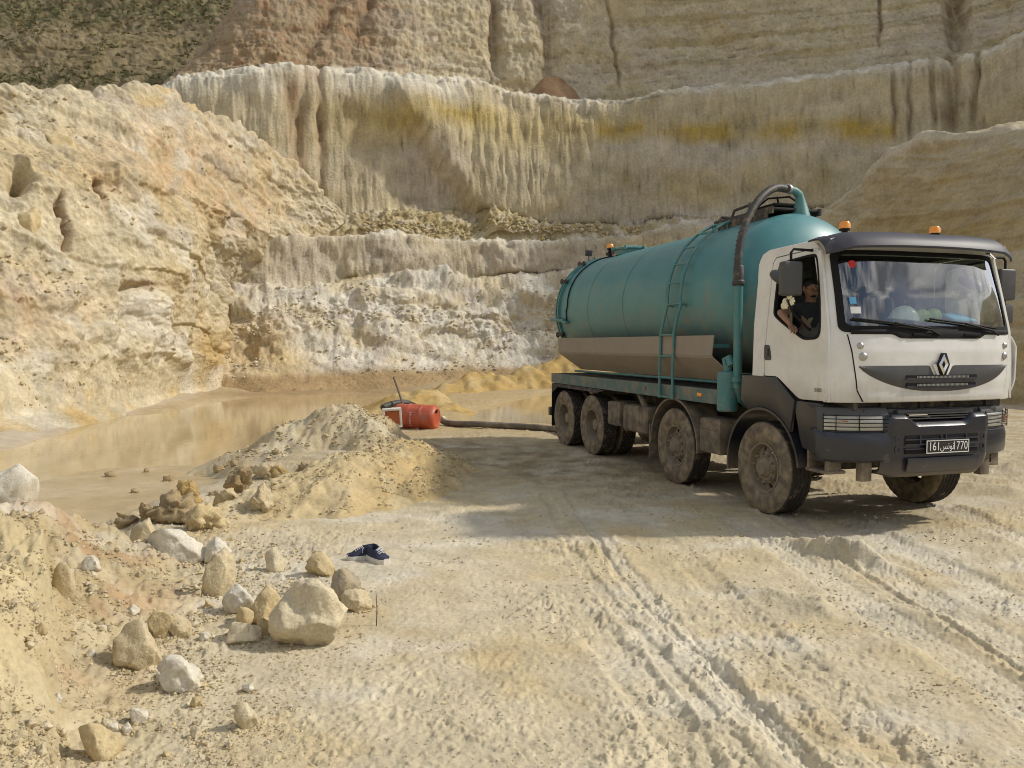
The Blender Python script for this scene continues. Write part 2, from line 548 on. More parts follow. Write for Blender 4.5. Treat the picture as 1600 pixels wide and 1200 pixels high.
    c = c * (1 + .16 * fine[..., None])
    return c * (1 + .1 * n2[..., None])


sheet("quarry_cliff", cx, rows, us, M_CLIFF, cliff_disp, cliff_col, [24, 56, 4, 5, 14, 160, 30, 4, 8, 46, 8, 32, 28, 48, 6])

# left slope ----------------------------------------------------------------
lx = [-700, -250, 0, 80, 160, 215, 280, 350, 430, 500, 560, 620]
lY = np.array([29, 31, 33, 34, 36, 37.2, 40.0, 43.6, 48.6, 50.4, 52, 55.5])
lw = np.array([1, 1, 1, 1, 1, 1, .95, .8, .35, .2, .1, 0])
ly0 = np.array([150, 148, 143, 141, 140, 134, 158, 188, 238, 300, 352, 420])
ly1 = np.array([200, 205, 212, 222, 225, 230, 250, 285, 338, 356, 395, 440])
ly2 = np.array([260, 252, 246, 252, 262, 272, 296, 330, 372, 405, 430, 460])
ly3 = np.array([395, 390, 378, 392, 405, 416, 428, 440, 455, 470, 480, 500])
ly4 = np.array([525, 520, 512, 512, 515, 520, 525, 530, 540, 550, 560, 570])
ly5 = np.array([760, 690, 655, 645, 634, 624, 612, 603, 600, 598, 596, 594])
footY = at_z(np.array(lx), ly5, -.15)[:, 1]
footY = np.where(np.array(lx) > 380, lY - 1, footY)
b2 = lY - 5.2 * lw
b3 = np.where(np.array(lx) > 380, lY - 6.8 * lw, footY + .62 * (b2 - footY))
b4 = np.where(np.array(lx) > 380, lY - 9.3 * lw, footY + .27 * (b2 - footY))
b2[7:] = [42.6, 49.5, 52.5, 54.0, 56.5]            # right of here the slope dives behind the lower benches
b3[7:] = [43.2, 51.5, 53.0, 54.5, 57.0]
b4[7:] = [41.8, 51.0, 53.0, 54.5, 57.0]
footY[7:] = [40.3, 51.5, 53.0, 54.5, 57.0]
r_l = [(ly0 + 25, lY + 7), (ly0, lY), (ly1, lY - 2.6 * lw), (ly2, lY - 5.2 * lw), (ly3, b3), (ly4, b4), (ly5, footY), (ly5 + 30, footY - 2)]
ul = np.concatenate([np.linspace(-700, -30, 50)[:-1], np.linspace(-30, 620, 470)])


def lslope_disp(U, Y, V, P):
    X, Yw, Z = P[..., 0], P[..., 1], P[..., 2]
    A = Yw * .8 + X * .4                                # along the slope
    d = fbm(A / 5, Z / 5, 5, 201, .55) * .5
    d += fbm(A / 1.2, Z / 1.2, 4, 202, .6) * .2
    # rills running down
    d += ridged(A / 1.6 + .5 * pn(A / 3, Z / 3, 20), Z / 9, 3, 203) * .35 * ss(3.05, 3.4, V)
    # rubble
    wd, wc = worley(A / .7, Z / .7, 5)
    rub = ss(.0, .45, fbm(A / 4, Z / 3, 3, 205)) * .8 + ss(4.6, 5.2, V) * .7
    d += (.45 - wd) * .2 * rub
    wd, wc = worley(A / 1.5, Z / 1.5, 8)
    d += (.5 - wd) * .4 * ss(4.3, 5.2, V) * (1 - ss(5.9, 6.1, V))
    d += fbm(A / .4, Z / .4, 3, 206, .65) * .09
    # recess and crack near the left edge
    d -= np.exp(-(((U - 25) / 18.) ** 2 + ((Y - 285) / 22.) ** 2)) * 1.6
    for gx, y0, y1, w, a in [(88, 290, 405, 5, .6), (158, 268, 320, 5, .4), (195, 440, 520, 22, .5)]:
        e = U - gx - 7 * pn(Y / 20, U * 0 + gx, 4) - .08 * (Y - y0)
        d -= np.exp(-(e / w) ** 2) * ss(y0, y0 + 10, Y) * (1 - ss(y1 - 20, y1, Y)) * a
    d += np.exp(-((V - 3) / .2) ** 2) * fbm(A / .9, Z * 0, 4, 207) * .45
    d += np.exp(-((V - 1) / .15) ** 2) * fbm(A / .9, Z * 0 + 9, 4, 208) * .3
    d += ss(-.05, .1, pn(A / 5, Z / 1.4 + A * .1, 209)) * .15
    d *= 1 - .9 * ss(5.25, 5.95, V)
    return d


def lslope_col(U, Y, V, P, D):
    X, Yw, Z = P[..., 0], P[..., 1], P[..., 2]
    A = Yw * .8 + X * .4
    n1 = fbm(A / 4, Z / 4, 4, 221)
    n2 = fbm(A / .9, Z / .9, 4, 222)
    c = np.broadcast_to(PALE, U.shape + (3,)).copy()
    c = mixc(c, SAND * 1.05, ss(-.2, .4, n1) * .75)
    rd = np.exp(-(((U - 260) / 130.) ** 2 + ((Y - 250) / 60.) ** 2)) + .8 * np.exp(-(((U - 380) / 60.) ** 2 + ((Y - 330) / 40.) ** 2)) \
        + .9 * np.exp(-(((U - 30) / 90.) ** 2 + ((Y - 490) / 50.) ** 2))
    c = mixc(c, RUST * 1.38, np.clip(rd * (.7 + .8 * n2), 0, 1) * .55)
    c = mixc(c, OCHRE * 1.1, np.clip(np.exp(-(((U - 270) / 70.) ** 2 + ((Y - 165) / 25.) ** 2)) * (.8 + n2), 0, 1) * .7)
    c = mixc(c, OCHRE * 1.1, np.clip(ss(5.3, 5.9, V) * ss(-.2, .3, n1 + n2 * .4) + np.exp(-(((U - 330) / 40.) ** 2 + ((Y - 545) / 40.) ** 2)), 0, 1) * .75)
    c = mixc(c, WHITE, np.clip(ss(.1, .5, fbm(A / 2.2, Z / 2.2, 4, 224)), 0, 1) * .55)
    c = mixc(c, WHITE * 1.08, np.clip(np.exp(-(((U - 215 - .3 * (Y - 480)) / 25.) ** 2 + ((Y - 480) / 32.) ** 2)) * 1.2, 0, 1) * .9)
    c = mixc(c, RUST * .75, np.exp(-(((U - 217) / 16.) ** 2 + ((Y - 444) / 6.) ** 2)) * .9)
    for gx, y0, y1, w in [(88, 290, 410, 5), (158, 265, 325, 4)]:
        e = U - gx - 7 * pn(Y / 20, U * 0 + gx, 4) - .08 * (Y - y0)
        c = mixc(c, RUST * .8, np.exp(-(e / (w * 1.1)) ** 2) * ss(y0, y0 + 10, Y) * (1 - ss(y1 - 30, y1, Y)) * .85)
    c = mixc(c, GREYW * .95, ss(.2, .6, fbm(A / 3, Z / 1.5, 3, 226)) * .5)
    c = c * (1 + .2 * fbm(A / .3, Z / .25, 3, 227, .7)[..., None])
    return c * (1 + .14 * n2[..., None])


sheet("earth_slope", lx, r_l, ul, M_CLIFF, lslope_disp, lslope_col, [4, 60, 40, 80, 80, 70, 6], blur=60)

# right slope ---------------------------------------------------------------
rx = [1150, 1277, 1350, 1401, 1500, 1600, 1800, 2100, 2600, 3200]
rY = np.array([53, 48.5, 46, 44, 40, 36, 30, 23, 14, 8])
ry0 = np.array([420, 336, 288, 242, 216, 197, 225, 330, 430, 470])
rz = at_z(np.array(rx, float), np.full(10, 640.0), 0)
fY = np.array([52, 45, 42, 38, 31, 24.5, 19, 15, 9.5, 6])
rfy = 600 - FPX * np.tan(np.arctan2(0.0 - CAMH, fY) + PITCH)
mid = (ry0 * .55 + rfy * .45)
r_r = [(ry0 + 16, rY + 6), (ry0, rY), (mid, rY * .62 + fY * .38), (rfy, fY), (rfy + 40, fY - 2)]
ur = np.concatenate([np.linspace(1150, 1620, 230)[:-1], np.linspace(1620, 3200, 70)])


def rslope_disp(U, Y, V, P):
    X, Yw, Z = P[..., 0], P[..., 1], P[..., 2]
    d = fbm(X / 4, Z / 4 + Yw / 9, 5, 301, .55) * .7 + fbm(X / 1, Z / 1, 4, 302, .6) * .2
    d += ridged(X / 2 + Z * .5, Z / 7, 3, 303) * .3
    return d


def rslope_col(U, Y, V, P, D):
    X, Yw, Z = P[..., 0], P[..., 1], P[..., 2]
    n1, n2 = fbm(X / 4, Z / 2, 4, 321), fbm(X / .8, Z / .8, 4, 322)
    c = mixc(np.broadcast_to(PALE * .9, U.shape + (3,)), SAND * .95, ss(-.3, .3, n1) * .8)
    c = mixc(c, OLIVE * 1.1, ss(.0, .5, n2 + .4 * n1) * .5)
    c = mixc(c, YELLOW * .9, ss(.1, .5, fbm(X / 2.4, Z / 1.5, 4, 323)) * .4 * ss(300, 380, Y))
    c = mixc(c, WHITE, np.exp(-((V - 1) / .06) ** 2) * .5)
    return c * (1 + .12 * n2[..., None])


sheet("talus_slope", rx, r_r, ur, M_CLIFF, rslope_disp, rslope_col, [4, 120, 130, 6])

# grassy hillside above -----------------------------------------------------
hx = [-800, -200, 100, 300, 420, 520]
r_h = [(np.array([-420.] * 6), np.array([120.] * 6)), (np.array([-150.] * 6), np.array([92.] * 6)), (np.array([170., 170, 172, 175, 180, 190]), np.array([60.] * 6)), (np.array([260.] * 6), np.array([58.] * 6))]


def hill_disp(U, Y, V, P):
    X, Yw, Z = P[..., 0], P[..., 1], P[..., 2]
    wd, _ = worley(X / .9, Z / .5, 4)
    return fbm(X / 6, Z / 4, 4, 401) * .6 + fbm(X / .8, Z / .35, 4, 402, .6) * .22 + (.5 - wd) * .14


def hill_col(U, Y, V, P, D):
    X, Z = P[..., 0], P[..., 2]
    n1, n2 = fbm(X / 5, Z / 2.5, 4, 421), fbm(X / .5, Z / .25, 4, 422, .65)
    c = mixc(np.broadcast_to(np.array([.20, .16, .085]), U.shape + (3,)), np.array([.23, .185, .11]), ss(-.4, .4, n1))
    c = mixc(c, np.array([.26, .205, .12]), ss(.15, .6, n2) * .6)
    g = ss(.12, .5, fbm(X / 1.6, Z / .5, 4, 423, .6) + .55 * np.exp(-((Y - 20) / 22.) ** 2) + .5 * np.exp(-((Y - 128) / 18.) ** 2) - .18)
    c = mixc(c, np.array([.07, .085, .034]), g * .6)
    return c * (1 + .25 * n2[..., None])


hu = np.concatenate([np.linspace(-800, -20, 30)[:-1], np.linspace(-20, 520, 330)])
sheet("grass_hillside", hx, r_h, hu, M_CLIFF, hill_disp, hill_col, [10, 190, 6])

# ------------------------------------------------------------ ground, pond
def gp(pts, z=0.0):
    a = np.array(pts, float)
    w = at_z(a[:, 0], a[:, 1], z)
    return [(p[0], p[1]) for p in w]


WATER_Z = -0.5
POND = gp([(-260, 790), (-60, 722), (0, 707), (70, 683), (130, 660), (180, 650), (260, 641), (330, 628), (420, 618), (540, 613), (640, 616), (660, 622),
           (600, 640), (520, 660), (450, 690), (400, 715), (330, 724), (210, 728), (120, 740), (60, 752), (-120, 800)], WATER_Z)
BASIN = gp([(-500, 880), (-420, 760), (-60, 690), (0, 662), (90, 645), (160, 636), (240, 627), (320, 615), (420, 606), (560, 601), (680, 602),
            (670, 622), (640, 640), (560, 690), (470, 730), (400, 752), (330, 778), (260, 815), (190, 845), (130, 850), (60, 850), (-100, 860)], WATER_Z + .06)
PUD = gp([(712, 652), (742, 640), (790, 625), (862, 614), (960, 612), (960, 655), (862, 664), (800, 662), (745, 660)], -.05)

# foreground bank: heights known at scattered points, thin-plate surface through them
bk = [(0, 795, 6.3), (60, 803, 6.4), (110, 818, 6.5), (160, 840, 6.7), (215, 852, 6.85), (300, 868, 7.0), (340, 885, 6.85),
      (0, 900, 5.2), (60, 900, 5.38), (120, 905, 5.52), (200, 920, 5.9), (280, 930, 6.08), (0, 1000, 4.35), (80, 1005, 4.5), (180, 1010, 4.82),
      (0, 1100, 3.78), (90, 1115, 3.92), (0, 1200, 3.45), (-200, 780, 5.9), (-200, 900, 5.0), (-250, 1100, 3.7), (-500, 900, 4.6), (-500, 760, 5.6)]
bp_ = np.array([at_y(a, b, c) for a, b, c in bk])
zero = [(300, 1010), (200, 1100), (200, 1200), (400, 1000), (400, 930), (400, 1150), (600, 1000), (450, 880), (150, 1290), (600, 1200), (600, 850), (330, 950), (-100, 1320)]
zp = np.array([at_z(a, b, 0) for a, b in zero])
TP = np.concatenate([bp_, zp])


def _tps(r):
    return np.where(r > 1e-9, r * r * np.log(r + 1e-12), 0)


_n = len(TP)
_K = _tps(np.hypot(TP[:, None, 0] - TP[None, :, 0], TP[:, None, 1] - TP[None, :, 1])) + np.eye(_n) * .02
_Pm = np.c_[np.ones(_n), TP[:, :2]]
_A = np.block([[_K, _Pm], [_Pm.T, np.zeros((3, 3))]])
_W = np.linalg.solve(_A, np.r_[TP[:, 2], 0, 0, 0])
BANK_POLY = [tuple(p[:2]) for p in at_z(np.array([-600., 20, 100, 190, 260, 345, 372, 345, 310, 250, 215, 160, -300]), np.array([700., 700, 760, 800, 845, 862, 905, 960, 1010, 1060, 1130, 1330, 1500]), 0)]


def bank_h(x, y):
    z = _W[_n] + _W[_n + 1] * x + _W[_n + 2] * y
    for k in range(_n):
        z = z + _W[k] * _tps(np.hypot(x - TP[k, 0], y - TP[k, 1]))
    return z


CREST = [tuple(p[:2]) for p in bp_[[22, 18, 0, 1, 2, 3, 4, 5, 6]]]


def bank_mask(x, y):
    d, s, side = seg_dist(x, y, CREST)
    back = np.where(side > 0, 0, d)          # behind the crest
    m = ss(.15, -.9, poly_sdf(x, y, BANK_POLY))
    return m


# tyre tracks as ground polylines
def trk(pts):
    return gp(pts, 0)


TRACKS = [  # polyline, half width, depth, kind
    (trk([(850, 770), (905, 880), (960, 950), (1040, 1040), (1130, 1140), (1180, 1215), (1240, 1300)]), .07, .017, 'rut'),
    (trk([(885, 770), (950, 880), (1010, 950), (1100, 1030), (1200, 1120), (1290, 1205)]), .05, .018, 'rut'),
    (trk([(1120, 1040), (1175, 1110), (1260, 1200), (1350, 1290)]), .07, .022, 'rut'),
    (trk([(930, 985), (1010, 1080), (1080, 1180), (1150, 1300)]), .17, .018, 'lug'),
    (trk([(1080, 880), (1200, 990), (1330, 1110), (1450, 1230)]), .16, .012, 'lug'),
    (trk([(905, 800), (985, 900), (1080, 1010), (1185, 1120), (1300, 1240)]), .10, .016, 'tread'),
    (trk([(1190, 800), (1345, 895), (1480, 975), (1600, 1050), (1700, 1110)]), .05, .03, 'rut'),
    (trk([(1150, 815), (1290, 900), (1420, 985), (1530, 1055), (1640, 1130)]), .19, .02, 'tread'),
    (trk([(1215, 800), (1370, 885), (1500, 960), (1660, 1060)]), .17, .02, 'tread'),
    (trk([(1330, 820), (1470, 880), (1600, 945), (1700, 1000)]), .18, .026, 'tread'),
    (trk([(1470, 790), (1560, 830), (1680, 880)]), .18, .026, 'tread'),
    (trk([(690, 700), (760, 720), (880, 760), (1000, 800)]), .2, .02, 'rut'),
    (trk([(640, 690), (700, 740), (790, 800), (900, 880)]), .2, .012, 'rut'),
]
MOUNDS = [(1310, 868, .55, .10, .16), (1340, 876, .3, .10, .12), (1240, 940, .3, .16, .10), (1270, 950, .2, .12, .07), (1185, 1170, .3, .15, .05),
          (1400, 1010, .3, .2, .04), (980, 1050, .25, .2, .03), (1430, 960, .5, .15, .05), (1560, 770, .6, .3, .10), (1590, 735, .8, .4, .14), (1520, 800, .4, .2, .07)]


def ground_base(x, y):
    z = fbm(x / 3.5, y / 3.5, 3, 501) * .045
    sb = poly_sdf(x, y, BASIN) + .35 * fbm(x / 1.4, y / 1.4, 3, 502) * np.clip(np.hypot(x, y) / 14, .4, 1.6)
    lower = ss(.5, -.6, sb * np.clip(10 / (np.hypot(x, y) + 1), .25, 1))
    z = z * (1 - lower) + (WATER_Z + .05 + .25 * z) * lower
    sp = poly_sdf(x, y, POND) + .4 * fbm(x / 1.8, y / 1.8, 4, 503) * np.clip(np.hypot(x, y) / 16, .3, 1.5)
    pond = ss(.5, -1.2, sp)
    z = z - pond * .4
    pu = ss(.5, -.6, poly_sdf(x, y, PUD) + .5 * fbm(x / 2.5, y / 2.5, 3, 504))
    z = z - pu * .14
    return z, lower, pond, pu


def ground_h(x, y, full=False):
    r = np.hypot(x, y)
    z, lower, pond, pu = ground_base(x, y)
    bm = bank_mask(x, y)
    bz = np.clip(bank_h(x, y), -.6, 1.5)
    dcr, scr_, sdc = seg_dist(x, y, CREST)
    bz = bz * (1 - np.where(sdc < 0, ss(.05, 1.1, dcr + .12 * fbm(x / .5, y / .5, 3, 510)), 0)) - .45 * np.where(sdc < 0, ss(.1, 1.5, dcr), 0) * ss(-.6, -3.0, x)
    # a cut face of clay that stands up along the left edge
    e = -(x + .5825 * y) + .10 * fbm(x / .4, y / .4, 4, 512)
    bz = bz + (.34 + .10 * fbm(x / .3, y / .3, 4, 514, .6)) * ss(.0, .10, e) * ss(5.7, 5.2, y + .3 * fbm(x / .5, y / .5, 2, 513))
    # bank relief: clods, crumbs
    w1, c1 = worley(x / .22, y / .22, 2)
    w2, c2 = worley(x / .07, y / .07, 6)
    lum = fbm(x / .55, y / .55, 5, 511, .6)
    crumb = (.5 - w2) * .03 + (.45 - w1) * .075 * ss(-.1, .5, lum)
    z = z * (1 - bm) + (bz + lum * .15 + crumb * 1.15) * bm
    # surface crust
    dry = (1 - lower) * (1 - bm)
    f1 = fbm(x / .34, y / .34, 4, 521, .6)
    f2 = fbm(x / .11, y / .11, 3, 522, .55)
    flake = ss(.02, .09, f1) * .013 + ss(.1, .17, f2) * ss(-.2, .3, fbm(x / 1.3, y / 1.3, 3, 523)) * .013 + ss(.12, .2, fbm(x / .06, y / .06, 2, 529)) * .005
    lump = np.clip(fbm(x / .16, y / .16, 4, 524, .6) - .30, 0, 1) * .08 * ss(.05, .4, fbm(x / 1.7, y / 1.7, 3, 525))
    smooth_ = ss(-.15, .3, fbm(x / 2.2, y / 1.6, 3, 532))
    flake = flake * (.35 + .65 * smooth_)
    z = z + dry * (flake + lump + .004 * fbm(x / .05, y / .05, 2, 526)) * ss(60, 25, r)
    # crumbly patches next to the bank and in the lower left of the track area
    cz = ss(.9, .0, poly_sdf(x, y, BANK_POLY) + .35 * fbm(x / .8, y / .8, 3, 527)) * (1 - bm) * (1 - lower)
    pz = np.exp(-(((x + .25) / .9) ** 2 + ((y - 4.4) / .8) ** 2)) + .8 * np.exp(-(((x + .9) / .5) ** 2 + ((y - 3.9) / .6) ** 2))
    cz = np.clip(cz + pz * ss(-.35, .25, f1 + .2), 0, 1)
    z = z + cz * ((.5 - w2) * .013 + .016 * fbm(x / .045, y / .045, 3, 533, .6) * ss(-.3, .3, f2))
    tw = np.zeros_like(z)
    for pl, hw, dp, kd in TRACKS:
        d, s, side = seg_dist(x, y, pl)
        wob = .03 * pn(s / .3, s * 0 + hw * 50, 12)
        dd = np.abs(d + side * wob)
        ins = ss(hw, hw * .6, dd)
        edge = np.exp(-((dd - hw * 1.25) / (hw * .35)) ** 2)
        dirt = np.clip(.6 + .9 * fbm(x / .07, y / .07, 3, 13, .6), 0, 1.6)
        amt = np.clip(.9 + .6 * fbm(x / .5, y / .5, 3, 14), 0, 1)
        z = z + (-dp * ins + edge * dp * .55 * dirt) * amt * (1 - bm)
        if kd == 'lug':
            cell = ss(-.1, .25, np.sin(s * 2 * np.pi / .15 + 2 * pn(s / .3, s * 0, 19)) + .5 * np.sin(d * 60 + s * 9))
            z = z - cell * ins * .022 * np.clip(amt * 1.3 - .25, 0, 1) * (1 - bm)
        if kd == 'tread':
            lug = ss(-.2, .3, np.sin(s * 2 * np.pi / .09 + np.abs(d) * 18)) * ss(.15, .3, np.abs(np.mod(dd / hw * 2.2, 1) - .5) * 2)
            z = z + lug * ins * .012 * amt
            tw = np.maximum(tw, ins * amt)
    for px, py, lx_, wy, hh in MOUNDS:
        cxm, cym = gp([(px, py)])[0]
        # mounds lie along the tracks (towards the lower right)
        ca, sa = math.cos(-.95), math.sin(-.95)
        a, b = (x - cxm) * ca + (y - cym) * sa, -(x - cxm) * sa + (y - cym) * ca
        z = z + np.exp(-((a / lx_) ** 2 + (b / wy) ** 2)) * hh * (.72 + .35 * fbm(x / .3, y / .3, 4, 528, .6))
    # a spoil bank to the right, outside the frame
    z = z + 9.5 * ss(15, 29, x + 1.5 * fbm(x / 9, y / 9, 3, 531)) * ss(-9, 5, y) * ss(25, 15, y)
    # far ground climbs away behind and to the left of the camera
    ang = np.abs(np.arctan2(x, y))
    z = z + ss(35, 120, r) * ss(.85, 1.3, ang) * 26 * (1 + .25 * fbm(x / 30, y / 30, 4, 530)) * (1 - .55 * ss(0, 30, x))
    if full:
        return z, dict(lower=lower, pond=pond, pu=pu, bm=bm, cz=cz, tw=tw, f1=f1, f2=f2, lum=lum, w2=w2, c1=c1, r=r)
    return z


_py = np.concatenate([np.linspace(1262, 700, 360), np.linspace(699, 560, 130)])
_rad = CAMH / np.tan(np.arctan((_py - 600) / FPX) + PITCH)
_rad = np.concatenate([[.15, .6, 1.1, 1.6, 2.0, 2.4, 2.8], _rad[_rad > 3.0], [100, 120, 150, 200, 280, 400]])
_th = np.concatenate([np.linspace(-math.pi, math.atan(-1.25), 60)[:-1], np.arctan(np.linspace(-1.25, -.70, 90)[:-1]), np.arctan(np.linspace(-.70, .69, 860)), np.arctan(np.linspace(.69, 1.15, 60)[1:]), np.linspace(math.atan(1.15), math.pi, 60)[1:]])
_th = np.unique(np.round(_th, 6))
TH, RR = np.meshgrid(_th[:-1], _rad)
GX, GY = RR * np.sin(TH), RR * np.cos(TH)
GZ, gi = ground_h(GX, GY, True)
c = np.broadcast_to(PALE * 1.0, GX.shape + (3,)).copy()
m1 = fbm(GX / 1.8, GY / 1.8, 4, 551)
m2 = fbm(GX / .5, GY / .5, 4, 552)
c = mixc(c, SAND * 1.05, ss(-.1, .5, m1) * .55)
c = mixc(c, OCHRE * 1.2, ss(.15, .6, fbm(GX / 1.1, GY / 1.1, 4, 553)) * .3)
c = mixc(c, WHITE, ss(.05, .5, fbm(GX / 1.4, GY / 1.0, 4, 554)) * .5)
c = mixc(c, WHITE * 1.0, gi['tw'] * .38)
# whiter flat strip by the stones, damp brown soil with the truck's shade painted in
c = mixc(c, WHITE, np.exp(-(((GX + 1.6) / .9) ** 2 + ((GY - 6.6) / 1.0) ** 2)) * .5)
far_damp_shade = ss(10.2, 12.0, GY + .5 * m1) * (1 - gi['lower'])
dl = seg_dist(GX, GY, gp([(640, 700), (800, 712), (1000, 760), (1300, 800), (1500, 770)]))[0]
damp_shade = np.clip(ss(1.9, .2, dl + .6 * m1) * .55 + far_damp_shade * .6, 0, 1) * np.clip(.55 + .9 * m2, .1, 1)
c = mixc(c, np.array([.235, .18, .105]), np.clip(damp_shade * 1.05, 0, .92))
bm = gi['bm']
bc = mixc(np.broadcast_to(SAND * .86, c.shape), RUST * 1.2, ss(-.2, .4, fbm(GX / .6, GY / .6, 4, 561)) * .55)
bc = mixc(bc, PALE * 1.0, ss(.05, .5, fbm(GX / .4, GY / .4, 4, 562)) * .6)
dc, scr, sdd = seg_dist(GX, GY, CREST)
bc = mixc(bc, WHITE * 1.05, ss(.24, .03, dc + .12 * m2) * .6 * np.clip(.5 + 1.2 * fbm(GX / .5, GY / .5, 3, 563), .1, 1))
bc = mixc(bc, np.array([.50, .42, .25]), ss(-.05, .1, -(GX + .5825 * GY) + .05 * m2) * ss(5.8, 5.2, GY) * .85)
c = mixc(c, bc, bm)
lo = gi['lower'] * (1 - bm)
mud = mixc(np.broadcast_to(np.array([.41, .315, .18]), c.shape), np.array([.45, .36, .225]), ss(-.2, .4, m1))
lft = ss(-13.2, -15.0, GX + .3 * m1)
mud = mixc(mud, np.array([.46, .40, .33]), ss(0, 1, ss(.2, -1.2, GX - np.interp(GY, [12, 20, 24, 30, 40], [-10, -11.7, -12.6, -13.2, -14])) * ss(14, 20, GY)) * .8)
mud = mixc(mud, WET * .95, ss(34, 38, GY) * .8)
c = mixc(c, mud, lo)
c = mixc(c, np.array([.42, .30, .13]), gi['pu'] * .8)
c = mixc(c, np.array([.40, .29, .14]), ss(15, 19, GY) * (1 - lo) * ss(4, 0, GX) * .65)
c *= (1 + .12 * m2[..., None])
dryness = np.clip(1 - lo * .85 * (1 - .7 * ss(28, 34, GY)) - gi['pu'] * .8, .0, 1)
dryness = np.where(bm > .3, 1, dryness)
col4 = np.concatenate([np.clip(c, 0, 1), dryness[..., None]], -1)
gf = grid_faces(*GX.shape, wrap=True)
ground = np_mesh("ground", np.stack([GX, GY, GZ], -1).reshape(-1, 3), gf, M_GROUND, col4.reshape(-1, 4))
ground.data.flip_normals() if ground.data.polygons[0].normal.z < 0 else None
prop(ground, kind='structure')


def water_mat(name, base, rough, bump):
    m, n, b = nodes_of(name)
    b.inputs['Roughness'].default_value = rough
    b.inputs['IOR'].default_value = 1.33
    tc = n.nodes.new("ShaderNodeTexCoord")
    mp = n.nodes.new("ShaderNodeMapping")
    mp.inputs['Scale'].default_value = (1, .35, 1)
    nz = n.nodes.new("ShaderNodeTexNoise")
    nz.inputs['Scale'].default_value = .55
    nz.inputs['Detail'].default_value = 5
    rp = n.nodes.new("ShaderNodeValToRGB")
    rp.color_ramp.elements[0].color = (*[v * .85 for v in base], 1)
    rp.color_ramp.elements[1].color = (*[min(1, v * 1.15) for v in base], 1)
    rp.color_ramp.elements[0].position = .35
    rp.color_ramp.elements[1].position = .65
    nb = n.nodes.new("ShaderNodeTexNoise")
    nb.inputs['Scale'].default_value = 5
    nb.inputs['Detail'].default_value = 3
    bp = n.nodes.new("ShaderNodeBump")
    bp.inputs['Strength'].default_value = bump
    bp.inputs['Distance'].default_value = .02
    n.links.new(tc.outputs['Object'], mp.inputs['Vector'])
    n.links.new(mp.outputs['Vector'], nz.inputs['Vector'])
    n.links.new(tc.outputs['Object'], nb.inputs['Vector'])
    n.links.new(nz.outputs['Fac'], rp.inputs['Fac'])
    n.links.new(rp.outputs['Color'], b.inputs['Base Color'])
    n.links.new(nb.outputs['Fac'], bp.inputs['Height'])
    n.links.new(bp.outputs['Normal'], b.inputs['Normal'])
    return m


M_WATER = water_mat("muddy_water", (.45, .35, .19), .07, .10)


def water(name, poly, z, grow):
    cxm = sum(p[0] for p in poly) / len(poly)
    cym = sum(p[1] for p in poly) / len(poly)
    bm_ = bmesh.new()
    vs_ = [bm_.verts.new((cxm + (x - cxm) * grow, cym + (y - cym) * grow, z)) for x, y in poly]
    f = bm_.faces.new(vs_)
    if f.normal.z < 0: f.normal_flip()
    bmesh.ops.triangulate(bm_, faces=bm_.faces[:])
    me = bpy.data.meshes.new(name)
    bm_.to_mesh(me)
    bm_.free()
    me.materials.append(M_WATER)
    return prop(link(bpy.data.objects.new(name, me)), kind='structure')


water("pond_water", BASIN, WATER_Z - .02, 1.0)
water("puddle_water", PUD, -.085, 1.15)

# ------------------------------------------------------------ sand heaps
HEAPS = []


def heap(name, label, ridge, foot, step, relief, colf, base_z=-.05, nosink=False):
    """ridge: list of (x,y,z) along the crest; foot: how far the flank runs out, per side"""
    R = np.array(ridge, float)
    HEAPS.append((R, foot, relief))
    m = max(foot) + .5
    x0, x1, y0, y1 = R[:, 0].min() - m, R[:, 0].max() + m, R[:, 1].min() - m, R[:, 1].max() + m
    nx, ny = int((x1 - x0) / step) + 1, int((y1 - y0) / step) + 1
    X, Y = np.meshgrid(np.linspace(x0, x1, nx), np.linspace(y0, y1, ny))
    Z = heap_z(X, Y, R, foot, relief)
    G = ground_base(X, Y)[0] if Y.max() > 9 else ground_base(X, Y)[0]
    keep = Z > G - .06
    fz = grid_faces(ny, nx)
    k = keep.ravel()
    fz = fz[k[fz].any(1)]
    used, inv = np.unique(fz, return_inverse=True)
    co = np.stack([X, Y, np.maximum(Z, G - .15)], -1).reshape(-1, 3)[used]
    cc = colf(X, Y, Z).reshape(-1, 3)[used]
    o = np_mesh(name, co, inv.reshape(-1, 4), M_HEAP, cc)
    prop(o, label, "heap")
    return o


def heap_z(X, Y, R, foot, relief):
    pl = [tuple(p[:2]) for p in R]
    d, s, side = seg_dist(X, Y, pl)
    d = d + .22 * fbm(X / .9, Y / .9, 3, 601) * np.clip(d * 2, 0, 1)
    L = np.r_[0, np.cumsum(np.hypot(*np.diff(R[:, :2], axis=0).T))]
    zc = np.interp(s, L, R[:, 2])
    w = np.where(side > 0, foot[0], foot[1]) * np.clip(zc / R[:, 2].max(), .35, 1)
    t = d / w
    prof = np.where(t < 1, (1 - t) * (1 + .18 * np.sin(np.pi * t)), -(t - 1) * .8)
    prof = np.where(t < .12, prof - .35 * (.12 - t), prof)
    z = zc * prof
    return z + relief(X, Y) * np.clip(1.25 - t * .75, 0, 1)


def rel_clod(X, Y):
    w1, _ = worley(X / .3, Y / .3, 12)
    w2, _ = worley(X / .09, Y / .09, 13)
    l = fbm(X / .5, Y / .5, 5, 611, .6)
    return l * .13 + (.45 - w1) * .10 * ss(-.2, .4, l) + (.5 - w2) * .05 + .02 * fbm(X / .06, Y / .06, 2, 615)


